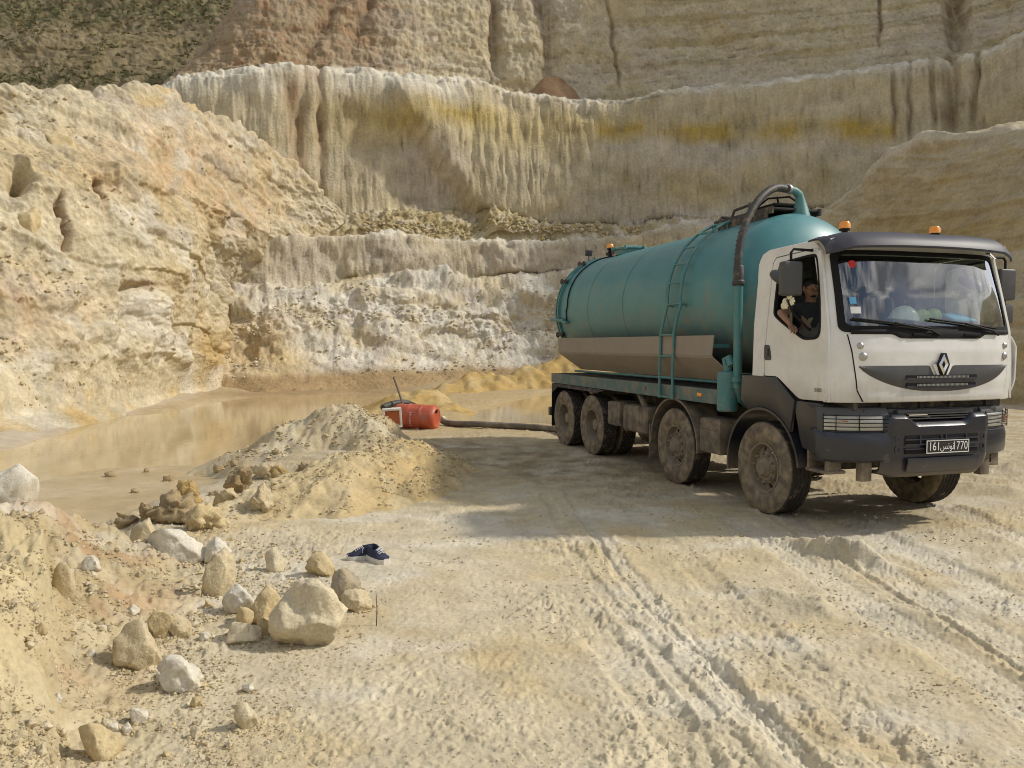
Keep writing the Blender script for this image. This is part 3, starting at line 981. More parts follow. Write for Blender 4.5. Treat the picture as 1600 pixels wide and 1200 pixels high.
def rel_sand(X, Y):
    w2, _ = worley(X / .07, Y / .07, 15)
    l = fbm(X / .6, Y / .6, 5, 612, .6)
    return l * .10 + (.5 - w2) * .035 + .02 * fbm(X / .05, Y / .05, 2, 616) + .05 * ridged((X - Y * .3) / .35, Y / 2, 2, 613)


def c_pale(X, Y, Z):
    n, k = fbm(X / .7, Y / .7, 4, 621), fbm(X / .2, Y / .2, 3, 622)
    c = mixc(np.broadcast_to(PALE * .97, X.shape + (3,)), SAND * 1.08, ss(-.3, .4, n) * .85)
    c = mixc(c, np.array([.40, .335, .24]), ss(.0, .5, fbm(X / .9, Y / .9, 3, 623)) * ss(-2.6, -3.4, X) * .5)
    return c * (1 + .15 * k[..., None])


def c_sand(X, Y, Z):
    n, k = fbm(X / .6, Y / .6, 4, 631), fbm(X / .15, Y / .15, 3, 632)
    c = mixc(np.broadcast_to(SAND * 1.08, X.shape + (3,)), OCHRE * 1.15, ss(-2.2, -1.5, X + .3 * n) * .45)
    c = mixc(c, PALE * 1.02, ss(.05, .5, n) * .5)
    c = mixc(c, np.array([.33, .245, .13]), ss(.12, .5, fbm(X / .35, Y / .35, 4, 633)) * .3)
    return c * (1 + .15 * k[..., None])


def c_ochre(X, Y, Z):
    n, k = fbm(X / 1, Y / 1, 4, 641), fbm(X / .3, Y / .3, 3, 642)
    c = mixc(np.broadcast_to(OCHRE * 1.02, X.shape + (3,)), SAND * 1.05, ss(-.2, .5, n) * .5)
    return c * (1 + .2 * k[..., None])


def W3(px, py, Y):
    p = at_y(px, py, Y)
    return tuple(p)


heap("rubble_heap", "pale rounded heap of crumbly rubble at the pond edge in front of the orange drum",
     [W3(440, 668, 15.0), W3(490, 643, 15.2), W3(535, 629, 15.4), W3(562, 640, 15.2), W3(580, 664, 14.8)], (1.2, 1.45), .035, rel_clod, c_pale)
heap("sand_berm", "golden loose sand berm with a clodded wet crest above the small stones",
     [W3(350, 792, 8.9), W3(400, 768, 9.2), W3(460, 742, 9.6), W3(520, 722, 10.1), W3(570, 706, 10.8), W3(625, 690, 11.8), W3(650, 692, 12.3)], (1.2, .95), .024, rel_sand, c_sand)
rels = lambda X, Y: fbm(X / 1.1, Y / 1.1, 5, 651, .6) * .35 + (.45 - worley(X / .5, Y / .5, 16)[0]) * .2
heap("ochre_heap", "long rough ochre sand heap beyond the puddle and behind the tanker",
     [W3(705, 596, 33), W3(740, 584, 34), W3(800, 582, 35), W3(850, 568, 36), W3(900, 552, 37), W3(960, 545, 38)], (3.2, 3.0), .1, rels, c_ochre)
heap("ochre_mound", "small ochre sand mound just behind the orange drum and the pole",
     [W3(640, 612, 24), W3(665, 604, 24), W3(700, 632, 23.5)], (2.0, 1.6), .06, lambda X, Y: rels(X, Y) * .5, c_ochre)

# ------------------------------------------------------------ object-building kit
class MB:
    """collects shapes and builds ONE mesh object"""
    def __init__(self):
        self.v, self.f, self.mi = [], [], []

    def add(self, vs, fs, M=None, mi=0):
        n = len(self.v)
        if M is not None:
            vs = [M @ Vector(p) for p in vs]
        self.v += [tuple(p) for p in vs]
        self.f += [tuple(i + n for i in f) for f in fs]
        self.mi += [mi] * len(fs)
        return self

    def add_bm(self, bm, M=None, mi=0):
        bm.verts.index_update()
        self.add([v.co.copy() for v in bm.verts], [[v.index for v in f.verts] for f in bm.faces], M, mi)
        bm.free()
        return self

    def box(self, c, s, rot=None, bev=0.0, seg=2, mi=0):
        bm = bmesh.new()
        bmesh.ops.create_cube(bm, size=1)
        for v in bm.verts:
            v.co = Vector((v.co.x * s[0], v.co.y * s[1], v.co.z * s[2]))
        if bev > 0:
            bmesh.ops.bevel(bm, geom=bm.edges[:], offset=min(bev, min(s) * .45), segments=seg, affect='EDGES', profile=.6)
        M = Matrix.Translation(c)
        if rot is not None:
            M = M @ rot.to_4x4()
        return self.add_bm(bm, M, mi)

    def tube(self, path, r, n=8, cap=True, closed=False, mi=0, ripple=None):
        P = [Vector(p) for p in path]
        rs = r if isinstance(r, (list, tuple)) else [r] * len(P)
        m = len(P)
        T = []
        for i in range(m):
            a = P[(i - 1) % m] if (closed or i > 0) else P[0]
            b = P[(i + 1) % m] if (closed or i < m - 1) else P[-1]
            T.append((b - a).normalized())
        ref = Vector((0, 0, 1)) if abs(T[0].z) < .9 else Vector((1, 0, 0))
        N = T[0].cross(ref).normalized()
        vs, fs = [], []
        for i in range(m):
            if i:
                N = (N - T[i] * N.dot(T[i])).normalized()
            B = T[i].cross(N)
            for k in range(n):
                a = 2 * math.pi * k / n
                vs.append(P[i] + (N * math.cos(a) + B * math.sin(a)) * rs[i])
        for i in range(m if closed else m - 1):
            j = (i + 1) % m
            for k in range(n):
                fs.append((i * n + k, i * n + (k + 1) % n, j * n + (k + 1) % n, j * n + k))
        if cap and not closed:
            fs.append(tuple(range(n - 1, -1, -1)))
            fs.append(tuple((m - 1) * n + k for k in range(n)))
        return self.add(vs, fs, None, mi)

    def lathe(self, prof, n=32, M=None, mi=0, arc=None, skip=None, rmod=None):
        """prof: [(axial, radius)], axis = local Z of M"""
        vs, fs = [], []
        a0, a1 = arc if arc else (0, 2 * math.pi)
        cols = n if not arc else n + 1
        for i, (z, r) in enumerate(prof):
            for k in range(cols):
                a = a0 + (a1 - a0) * k / n
                rr = r + (rmod(i, k) if rmod else 0)
                vs.append(Vector((rr * math.cos(a), rr * math.sin(a), z)))
        for i in range(len(prof) - 1):
            for k in range(n):
                if skip and skip(i, k):
                    continue
                k2 = (k + 1) % cols
                fs.append((i * cols + k, i * cols + k2, (i + 1) * cols + k2, (i + 1) * cols + k))
        return self.add(vs, fs, M, mi)

    def prism(self, pts, axis, a, b, holes=(), bev=0.0, mi=0):
        """2D outline (with holes) extruded along an axis from a to b; axis 'x': (y,z), 'y': (x,z), 'z': (x,y)"""
        def p3(p, w):
            return {'x': (w, p[0], p[1]), 'y': (p[0], w, p[1]), 'z': (p[0], p[1], w)}[axis]
        bm = bmesh.new()
        edges = []
        for lp in [pts] + list(holes):
            vs = [bm.verts.new(p3(p, a)) for p in lp]
            edges += [bm.edges.new((vs[i], vs[(i + 1) % len(vs)])) for i in range(len(vs))]
        if holes:
            bmesh.ops.triangle_fill(bm, edges=edges, use_beauty=True)
        else:
            bm.faces.new(bm.verts[:])
        ret = bmesh.ops.extrude_face_region(bm, geom=bm.faces[:])
        d = Vector(p3((0, 0), b)) - Vector(p3((0, 0), a))
        for g in ret['geom']:
            if isinstance(g, bmesh.types.BMVert):
                g.co += d
        bmesh.ops.recalc_face_normals(bm, faces=bm.faces[:])
        if bev > 0:
            es = [e for e in bm.edges if len(e.link_faces) == 2 and e.calc_face_angle(0) > .6]
            bmesh.ops.bevel(bm, geom=es, offset=bev, segments=2, affect='EDGES', profile=.6)
        return self.add_bm(bm, None, mi)

    def grid(self, P, solid=0.0, flip=False, mi=0):
        """P: rows of points; solid: thickness against the normal"""
        nr, nc = len(P), len(P[0])
        A = np.array([[tuple(p) for p in row] for row in P], float)
        n = grid_normals(A) * (1 if flip else -1)
        fs = [(i * nc + j, i * nc + j + 1, (i + 1) * nc + j + 1, (i + 1) * nc + j) for i in range(nr - 1) for j in range(nc - 1)]
        if not solid:
            return self.add([tuple(p) for p in A.reshape(-1, 3)], fs, None, mi)
        B = A + n * solid
        N = nr * nc
        rim = [j for j in range(nc)] + [i * nc + nc - 1 for i in range(1, nr)] + [(nr - 1) * nc + j for j in range(nc - 2, -1, -1)] + [i * nc for i in range(nr - 2, 0, -1)]
        fs = fs + [tuple(N + k for k in f[::-1]) for f in fs] + [(rim[k], N + rim[k], N + rim[(k + 1) % len(rim)], rim[(k + 1) % len(rim)]) for k in range(len(rim))]
        return self.add([tuple(p) for p in A.reshape(-1, 3)] + [tuple(p) for p in B.reshape(-1, 3)], fs, None, mi)

    def sphere(self, c, s, seg=16, rings=10, rot=None, mi=0):
        bm = bmesh.new()
        bmesh.ops.create_uvsphere(bm, u_segments=seg, v_segments=rings, radius=1)
        M = Matrix.Translation(c)
        if rot is not None: M = M @ rot.to_4x4()
        M = M @ Matrix.Diagonal((*s, 1))
        return self.add_bm(bm, M, mi)

    def xf(self, fn):
        self.v = [tuple(fn(*p)) for p in self.v]
        return self

    def build(self, name, mats, parent=None, sharp=.6, label=None):
        me = bpy.data.meshes.new(name)
        me.from_pydata(self.v, [], self.f)
        for m in (mats if isinstance(mats, (list, tuple)) else [mats]):
            me.materials.append(m)
        me.polygons.foreach_set("use_smooth", [True] * len(self.f))
        me.polygons.foreach_set("material_index", self.mi)
        bm = bmesh.new()
        bm.from_mesh(me)
        bmesh.ops.recalc_face_normals(bm, faces=bm.faces[:])
        bm.to_mesh(me)
        bm.free()
        me.set_sharp_from_angle(angle=sharp)
        me.update()
        o = link(bpy.data.objects.new(name, me), parent)
        if label: o["label"] = label
        return o


def empty(name, loc, rz=0.0):
    o = bpy.data.objects.new(name, None)
    o.empty_display_size = .2
    o.location = loc
    o.rotation_euler = (0, 0, rz)
    return link(o)


def simple_mat(name, base, rough=.6, metal=0.0, spec=.5, dust=0.0, dust_z=None, noise=8.0, coat=0.0, bump=0.0, emit=None, streak=0.0, dent=0.0):
    """paint or plastic; dust: soil film in blotches, growing below height dust_z (lo, hi) of the object's own space"""
    m, n, b = nodes_of(name)
    b.inputs['Roughness'].default_value = rough
    b.inputs['Metallic'].default_value = metal
    b.inputs['Specular IOR Level'].default_value = spec
    b.inputs['Coat Weight'].default_value = coat
    b.inputs['Coat Roughness'].default_value = .12
    tc = n.nodes.new("ShaderNodeTexCoord")
    nz = n.nodes.new("ShaderNodeTexNoise")
    nz.inputs['Scale'].default_value = noise
    nz.inputs['Detail'].default_value = 8
    nz.inputs['Roughness'].default_value = .65
    n.links.new(tc.outputs['Object'], nz.inputs['Vector'])
    rp = n.nodes.new("ShaderNodeMapRange")
    rp.inputs['From Min'].default_value = .3
    rp.inputs['From Max'].default_value = .7
    rp.inputs['To Min'].default_value = .88
    rp.inputs['To Max'].default_value = 1.1
    n.links.new(nz.outputs['Fac'], rp.inputs['Value'])
    sc_ = n.nodes.new("ShaderNodeVectorMath")
    sc_.operation = 'SCALE'
    sc_.inputs[0].default_value = base
    n.links.new(rp.outputs['Result'], sc_.inputs['Scale'])
    out = sc_.outputs['Vector']
    if dust > 0:
        mx = n.nodes.new("ShaderNodeMix")
        mx.data_type = 'RGBA'
        mx.inputs['B'].default_value = (.27, .215, .145, 1)
        f = n.nodes.new("ShaderNodeMapRange")
        f.inputs['From Min'].default_value = .72 - dust * .5
        f.inputs['From Max'].default_value = .95 - dust * .45
        n.links.new(nz.outputs['Fac'], f.inputs['Value'])
        fac = f.outputs['Result']
        if streak > 0:
            # runs of dirt down the side
            mp = n.nodes.new("ShaderNodeMapping")
            mp.inputs['Scale'].default_value = (4.5, 4.5, .35)
            ns = n.nodes.new("ShaderNodeTexNoise")
            ns.inputs['Scale'].default_value = 2.2
            ns.inputs['Detail'].default_value = 6
            n.links.new(tc.outputs['Object'], mp.inputs['Vector'])
            n.links.new(mp.outputs['Vector'], ns.inputs['Vector'])
            ms = n.nodes.new("ShaderNodeMapRange")
            ms.inputs['From Min'].default_value = .48
            ms.inputs['From Max'].default_value = .75
            ms.inputs['To Max'].default_value = streak
            n.links.new(ns.outputs['Fac'], ms.inputs['Value'])
            ax = n.nodes.new("ShaderNodeMath")
            ax.operation = 'ADD'
            ax.use_clamp = True
            n.links.new(fac, ax.inputs[0])
            n.links.new(ms.outputs['Result'], ax.inputs[1])
            fac = ax.outputs[0]
        if dust_z:
            sp = n.nodes.new("ShaderNodeSeparateXYZ")
            n.links.new(tc.outputs['Object'], sp.inputs['Vector'])
            g = n.nodes.new("ShaderNodeMapRange")
            g.inputs['From Min'].default_value = dust_z[1]
            g.inputs['From Max'].default_value = dust_z[0]
            g.inputs['To Min'].default_value = -.25
            g.inputs['To Max'].default_value = .9
            g.clamp = True
            n.links.new(sp.outputs['Z'], g.inputs['Value'])
            ad = n.nodes.new("ShaderNodeMath")
            ad.operation = 'ADD'
            ad.use_clamp = True
            n.links.new(g.outputs['Result'], ad.inputs[0])
            n.links.new(fac, ad.inputs[1])
            mm = n.nodes.new("ShaderNodeMath")
            mm.operation = 'MULTIPLY'
            mm.inputs[1].default_value = .88
            n.links.new(ad.outputs[0], mm.inputs[0])
            fac = mm.outputs[0]
        n.links.new(fac, mx.inputs['Factor'])
        n.links.new(out, mx.inputs['A'])
        out = mx.outputs['Result']
        rr = n.nodes.new("ShaderNodeMapRange")
        rr.inputs['To Min'].default_value = rough
        rr.inputs['To Max'].default_value = .95
        n.links.new(fac, rr.inputs['Value'])
        n.links.new(rr.outputs['Result'], b.inputs['Roughness'])
    n.links.new(out, b.inputs['Base Color'])
    if bump > 0:
        bp = n.nodes.new("ShaderNodeBump")
        bp.inputs['Strength'].default_value = bump
        bp.inputs['Distance'].default_value = .01
        n.links.new(nz.outputs['Fac'], bp.inputs['Height'])
        n.links.new(bp.outputs['Normal'], b.inputs['Normal'])
    if dent > 0:
        nd = n.nodes.new("ShaderNodeTexNoise")
        nd.inputs['Scale'].default_value = 1.6
        nd.inputs['Detail'].default_value = 2
        bp = n.nodes.new("ShaderNodeBump")
        bp.inputs['Strength'].default_value = dent
        bp.inputs['Distance'].default_value = .03
        n.links.new(tc.outputs['Object'], nd.inputs['Vector'])
        n.links.new(nd.outputs['Fac'], bp.inputs['Height'])
        n.links.new(bp.outputs['Normal'], b.inputs['Normal'])
    if emit:
        b.inputs['Emission Color'].default_value = (*base, 1)
        b.inputs['Emission Strength'].default_value = emit
    return m


def glass_mat(name, tint, refl=1.6, rough=.0):
    m = bpy.data.materials.new(name)
    m.use_nodes = True
    n = m.node_tree
    n.nodes.clear()
    o = n.nodes.new("ShaderNodeOutputMaterial")
    mx = n.nodes.new("ShaderNodeMixShader")
    t = n.nodes.new("ShaderNodeBsdfTransparent")
    g = n.nodes.new("ShaderNodeBsdfGlossy")
    fr = n.nodes.new("ShaderNodeFresnel")
    mu = n.nodes.new("ShaderNodeMath")
    mu.operation = 'MULTIPLY'
    mu.use_clamp = True
    mu.inputs[1].default_value = refl
    fr.inputs['IOR'].default_value = 1.52
    t.inputs['Color'].default_value = (*tint, 1)
    g.inputs['Roughness'].default_value = rough
    n.links.new(fr.outputs[0], mu.inputs[0])
    ge = n.nodes.new("ShaderNodeNewGeometry")          # only the outward face of the pane mirrors
    sb_ = n.nodes.new("ShaderNodeMath")
    sb_.operation = 'SUBTRACT'
    sb_.inputs[0].default_value = 1.0
    n.links.new(ge.outputs['Backfacing'], sb_.inputs[1])
    m3 = n.nodes.new("ShaderNodeMath")
    m3.operation = 'MULTIPLY'
    n.links.new(mu.outputs[0], m3.inputs[0])
    n.links.new(sb_.outputs[0], m3.inputs[1])
    n.links.new(m3.outputs[0], mx.inputs[0])
    n.links.new(t.outputs[0], mx.inputs[1])
    n.links.new(g.outputs[0], mx.inputs[2])
    n.links.new(mx.outputs[0], o.inputs['Surface'])
    return m


def tyre_mat():
    """rubber: dark tread, sidewall coated in dried mud"""
    m, n, b = nodes_of("tyre_rubber")
    b.inputs['Roughness'].default_value = .85
    b.inputs['Specular IOR Level'].default_value = .2
    tc = n.nodes.new("ShaderNodeTexCoord")
    sp = n.nodes.new("ShaderNodeSeparateXYZ")
    cb = n.nodes.new("ShaderNodeCombineXYZ")
    ln = n.nodes.new("ShaderNodeVectorMath")
    ln.operation = 'LENGTH'
    nz = n.nodes.new("ShaderNodeTexNoise")
    nz.inputs['Scale'].default_value = 9
    nz.inputs['Detail'].default_value = 7
    n.links.new(tc.outputs['Object'], sp.inputs[0])
    n.links.new(tc.outputs['Object'], nz.inputs['Vector'])
    n.links.new(sp.outputs['X'], cb.inputs['X'])
    n.links.new(sp.outputs['Z'], cb.inputs['Z'])
    n.links.new(cb.outputs[0], ln.inputs[0])
    mr = n.nodes.new("ShaderNodeMapRange")
    mr.inputs['From Min'].default_value = .534
    mr.inputs['From Max'].default_value = .520
    n.links.new(ln.outputs['Value'], mr.inputs['Value'])
    nm = n.nodes.new("ShaderNodeMapRange")
    nm.inputs['From Min'].default_value = .32
    nm.inputs['From Max'].default_value = .6
    nm.inputs['To Min'].default_value = .6
    nm.inputs['To Max'].default_value = 1.0
    n.links.new(nz.outputs['Fac'], nm.inputs['Value'])
    mu = n.nodes.new("ShaderNodeMath")
    mu.operation = 'MULTIPLY'
    n.links.new(mr.outputs[0], mu.inputs[0])
    n.links.new(nm.outputs[0], mu.inputs[1])
    ad = n.nodes.new("ShaderNodeMath")
    ad.operation = 'MAXIMUM'
    f2 = n.nodes.new("ShaderNodeMapRange")
    f2.inputs['From Min'].default_value = .55
    f2.inputs['From Max'].default_value = .72
    f2.inputs['To Max'].default_value = .6
    n.links.new(nz.outputs['Fac'], f2.inputs['Value'])
    n.links.new(mu.outputs[0], ad.inputs[0])
    n.links.new(f2.outputs[0], ad.inputs[1])
    mx = n.nodes.new("ShaderNodeMix")
    mx.data_type = 'RGBA'
    mx.inputs['A'].default_value = (.035, .032, .03, 1)
    rp = n.nodes.new("ShaderNodeValToRGB")
    rp.color_ramp.elements[0].color = (.185, .15, .115, 1)
    rp.color_ramp.elements[1].color = (.285, .235, .15, 1)
    rp.color_ramp.elements[0].position = .4
    rp.color_ramp.elements[1].position = .68
    n.links.new(nz.outputs['Fac'], rp.inputs['Fac'])
    n.links.new(rp.outputs['Color'], mx.inputs['B'])
    n.links.new(ad.outputs[0], mx.inputs['Factor'])
    n.links.new(mx.outputs['Result'], b.inputs['Base Color'])
    bp = n.nodes.new("ShaderNodeBump")
    bp.inputs['Strength'].default_value = .4
    bp.inputs['Distance'].default_value = .01
    n.links.new(nz.outputs['Fac'], bp.inputs['Height'])
    n.links.new(bp.outputs['Normal'], b.inputs['Normal'])
    return m


M_WHITE = simple_mat("white_cab_paint", (.70, .695, .67), .36, coat=.25, dust=.16, dust_z=(1.15, 1.7), noise=3, streak=.2, dent=.05)
M_TEAL = simple_mat("teal_tank_paint", (.068, .225, .24), .45, coat=.08, dust=.38, dust_z=(1.4, 2.75), noise=2.2, streak=.42, dent=.25)
M_TEAL2 = simple_mat("teal_fitting_paint", (.07, .215, .215), .5, dust=.42, noise=6)
M_SKIRT = simple_mat("dusty_skirt_paint", (.29, .245, .195), .75, dust=.3, noise=3, streak=.3, dent=.1)
M_DARK = simple_mat("blue_black_plastic", (.018, .020, .030), .32, coat=.25, dust=.2, dust_z=(.25, .95), noise=5)
M_VISOR = simple_mat("grey_blue_visor", (.045, .046, .06), .5, spec=.3, dust=.2, noise=3)
M_GRILLE = simple_mat("anthracite_grille", (.062, .062, .064), .5, dust=.12, noise=8)
M_BLACK = simple_mat("black_rubber", (.012, .012, .013), .75, spec=.2)
M_CABIN = simple_mat("cabin_lining", (.03, .032, .033), .8)
M_DASH = simple_mat("dashboard_plastic", (.055, .06, .058), .7)
M_MUDDY = simple_mat("mud_caked_steel", (.12, .10, .08), .9, dust=.62, noise=5, bump=.4)
M_RIM = simple_mat("mud_caked_rim", (.20, .165, .125), .85, dust=.6, noise=7, bump=.3)
M_CHASSIS = simple_mat("chassis_steel", (.05, .045, .04), .85, dust=.4, noise=5)
M_CHROME = simple_mat("chrome", (.72, .72, .72), .15, metal=1.0)
M_STEEL = simple_mat("worn_steel", (.42, .42, .41), .4, metal=.8)
M_AMBER = simple_mat("amber_lens", (.85, .30, .025), .25, coat=.5)
M_INDIC = simple_mat("dusty_indicator_lens", (.40, .13, .06), .3, dust=.35, noise=14)
M_RED = simple_mat("red_print", (.55, .03, .03), .6)
M_LENS = simple_mat("headlamp_lens", (.42, .42, .38), .12, coat=.6, dust=.3)
M_HOSE = simple_mat("dark_hose_rubber", (.05, .045, .04), .6, dust=.36, noise=10)
M_PLATE = simple_mat("plate_black", (.018, .018, .02), .45)
M_PRINT = simple_mat("white_print", (.75, .75, .73), .5)
M_GREYP = simple_mat("grey_print", (.16, .16, .15), .5)
M_BLUEP = simple_mat("blue_print", (.10, .36, .62), .5)
M_TYRE = tyre_mat()
M_GLASS = glass_mat("windscreen_glass", (.86, .91, .88), 4.6)
M_MIRROR = simple_mat("mirror_glass", (.7, .7, .7), .05, metal=1.0)

# ------------------------------------------------------------ tanker truck
YAW, TX, TY = .302, 4.0665, 9.517
TRUCK_RZ = -(math.pi / 2 - YAW)
truck = empty("tanker_truck", (TX, TY, 0.0), TRUCK_RZ)
prop(truck, "large four axle tanker lorry with white cab and teal tank parked on the sand", "truck")
TM = Matrix.Translation((TX, TY, 0)) @ Matrix.Rotation(TRUCK_RZ, 4, 'Z')
HW = 1.22


def lean(x, y, z):
    """the cab's sides lean in above the waist"""
    if z > 2.05:
        y *= 1 - .045 * (z - 2.05) ** 1.15
    return x, y, z


def fx_c(z):
    return float(np.interp(z, [1.2, 1.38, 1.6, 1.9, 2.12, 2.5, 2.95, 3.1], [1.30, 1.325, 1.34, 1.335, 1.295, 1.205, 1.075, 1.02]))


FB = .275


def front_pt(y, z, off=0.0):
    """point on the cab's bowed front at lateral y, height z"""
    xc = fx_c(z)
    t = min(1.0, abs(y) / HW)
    cs = max(0.0, 1 - t ** 3.4)
    x = xc - FB + FB * cs ** .62
    # push out along the approximate normal
    e = 1e-3
    t2 = min(1.0, (abs(y) + e) / HW)
    dx = (FB * max(0.0, 1 - t2 ** 3.4) ** .62 - FB * cs ** .62) / e
    nx, ny = 1.0, -dx * (1 if y > 0 else -1)
    L = math.hypot(nx, ny)
    return (x + off * nx / L, y + off * ny / L, z)


def side_x(z):
    return fx_c(z) - FB


# --- cab shell: lower front, corners, pillars, roof, back wall, floor
cab = MB()
phis = np.linspace(-math.pi / 2, math.pi / 2, 61)
yf = [HW * math.copysign(abs(math.sin(p)) ** (2 / 3.4), math.sin(p)) for p in phis]
WS0, WS1, WSY = 2.145, 2.90, 1.085


def front_strip(z0, z1, nz, sel):
    zs = np.linspace(z0, z1, nz)
    ys = [y for y in yf if sel(y)]
    cab.grid([[front_pt(y, z) for y in ys] for z in zs], solid=.02)


front_strip(1.375, 2.145, 12, lambda y: True)
front_strip(2.145, 2.90, 10, lambda y: y < -WSY + .02)
front_strip(2.145, 2.90, 10, lambda y: y > WSY - .02)
front_strip(2.90, 3.07, 4, lambda y: True)


def rear_bits(sgn):
    y = sgn * HW
    # rear pillar and the roof strip over the door, sill
    pil = [(-.2, 1.6), (.018, 1.6), (.045, 2.0), (.10, 2.90), (.16, 2.955), (.86, 2.985), (.905, 2.95), (.93, 2.93), (side_x(2.93), 3.05), (.55, 3.06), (0, 3.045), (-.1, 3.01), (-.155, 2.93), (-.19, 2.2)]
    cab.prism(pil, 'y', y, y - sgn * .03)
    apil = [(1.125, 1.375), (1.118, 1.8), (1.095, 2.12), (1.01, 2.5), (.905, 2.95), (side_x(2.95) + .002, 2.95), (side_x(2.5) + .002, 2.5), (side_x(2.12) + .012, 2.12), (side_x(1.9) + .03, 1.9), (side_x(1.38) + .055, 1.375)]
    if apil[0][0] < apil[-1][0] + 1:
        cab.prism(apil, 'y', y, y - sgn * .03)


for s_ in (-1, 1):
    rear_bits(s_)
rx_ = np.concatenate([np.linspace(-.155, 0, 4), np.linspace(.15, 1.05, 7)])
ry_ = [HW * math.sin(a) for a in np.linspace(-math.pi / 2, math.pi / 2, 25)]
cab.grid([[(x, y, np.interp(x, [-.155, 0, .6, 1.05], [2.93, 3.045, 3.06, 3.05]) + .075 * (max(0, 1 - abs(y / HW) ** 3)) ** .7) for y in ry_] for x in rx_], solid=.02, flip=True)
cab.prism([(-1.2, 1.6), (1.2, 1.6), (1.2, 2.9), (1.14, 3.02), (-1.14, 3.02), (-1.2, 2.9)], 'x', -.2, -.165)
cab.xf(lean)
cab_o = cab.build("cab_shell", M_WHITE, truck)

# dark cabin lining behind the panels, floor, dashboard, seats
lin = MB()
lin.box((.42, 0, 1.55), (1.15, 2.3, .06))
lin.box((-.12, 0, 2.3), (.03, 2.25, 1.4))
lin.box((.45, 0, 2.985), (1.0, 2.1, .02))
for s_ in (-1, 1):
    lin.box((.55, s_ * 1.172, 1.78), (1.1, .02, .42))
lin.build("cabin_lining", M_CABIN, cab_o)
ds = MB()
ds.grid([[(x, y, z) for y in np.linspace(-1.06, 1.06, 14)] for x, z in [(.70, 1.7), (.72, 2.10), (.76, 2.17), (.85, 2.195), (1.03, 2.185)]], solid=.03)
ds.box((.80, .58, 2.22), (.22, .5, .10), bev=.04)
ds.build("dashboard", M_DASH, cab_o)
for s_ in (-.68, .62):
    st = MB()
    st.box((.25, s_, 1.86), (.5, .52, .16), bev=.05)
    st.box((.0, s_, 2.28), (.14, .5, .75), Matrix.Rotation(-.15, 3, 'Y'), bev=.06)
    st.box((-.06, s_, 2.74), (.10, .28, .2), Matrix.Rotation(-.15, 3, 'Y'), bev=.04)
    st.build("seat", M_DASH, cab_o)
sw = MB()
ring = [(.56 + .09 * math.sin(a), .62 + .22 * math.cos(a), 2.2 + .2 * math.sin(a)) for a in np.linspace(0, 2 * math.pi, 28, endpoint=False)]
sw.tube(ring, .016, 8, closed=True)
sw.tube([(.56, .40, 2.2), (.54, .62, 2.18), (.56, .84, 2.2)], .014, 6)
sw.tube([(.60, .62, 2.18), (.8, .62, 2.0)], .03, 8)
sw.build("steering_wheel", M_BLACK, cab_o)

# --- doors
WIN = [(.215, 2.84), (.255, 2.885), (.80, 2.925), (.865, 2.89), (.955, 2.45), (.985, 2.12), (.96, 2.05), (.90, 2.025), (.74, 2.02), (.66, 2.045), (.33, 2.21), (.20, 2.285), (.172, 2.34)]


def smooth_loop(pts, n=4, r=.28):
    out = []
    m = len(pts)
    for i in range(m):
        p0, p1, p2 = Vector(pts[i - 1]), Vector(pts[i]), Vector(pts[(i + 1) % m])
        a, b = p1.lerp(p0, r), p1.lerp(p2, r)
        for k in range(n + 1):
            t = k / n
            out.append(tuple((a * (1 - t) + p1 * t) * (1 - t) + (p1 * (1 - t) + b * t) * t))
    return out


WINs = smooth_loop(WIN, 3, .33)
for s_ in (-1, 1):
    y = s_ * HW
    d = MB()
    out = smooth_loop([(.028, 1.61), (.055, 2.0), (.108, 2.89), (.16, 2.945), (.85, 2.975), (.895, 2.94), (1.0, 2.5), (1.085, 2.12), (1.108, 1.8), (1.115, 1.385), (.66, 1.38), (.27, 1.61)], 2, .12)
    d.prism(out, 'y', y - s_ * .002, y - s_ * .035, holes=[WINs])
    d.xf(lean)
    do = d.build("door", M_WHITE, truck)
    # rubber round the window: a lip that stands 6 mm proud
    cx_, cz_ = .6, 2.48
    g = MB()
    inner = [(cx_ + (p[0] - cx_) * .955, cz_ + (p[1] - cz_) * .955) for p in WINs]
    outer = [(cx_ + (p[0] - cx_) * 1.012, cz_ + (p[1] - cz_) * 1.012) for p in WINs]
    g.prism(outer, 'y', y + s_ * .006, y - s_ * .03, holes=[inner])
    g.xf(lean)
    g.build("window_frame", M_BLACK, do)
    h = MB()
    h.prism(smooth_loop([(.03, 1.79), (.16, 1.79), (.145, 1.88), (.12, 1.96), (.03, 1.965)], 2, .2), 'y', y + s_ * .006, y - s_ * .01)
    h.box((.10, y + s_ * .012, 1.875), (.03, .02, .09), bev=.008)
    h.build("door_handle", M_GRILLE, do)
    if s_ > 0:
        q = MB()
        q.prism(inner, 'y', y - .012, y - .017)
        q.xf(lean)
        q.build("window_pane", M_GLASS, do)
    else:
        # the near window is wound right down
        tl = MB()
        tl.prism(smooth_loop([(.60, 1.99), (.97, 2.05), (.972, 2.15), (.62, 2.135)], 2, .2), 'y', y + .02, y + .10)
        tl.xf(lean)
        tl.build("door_lining", M_CABIN, do)


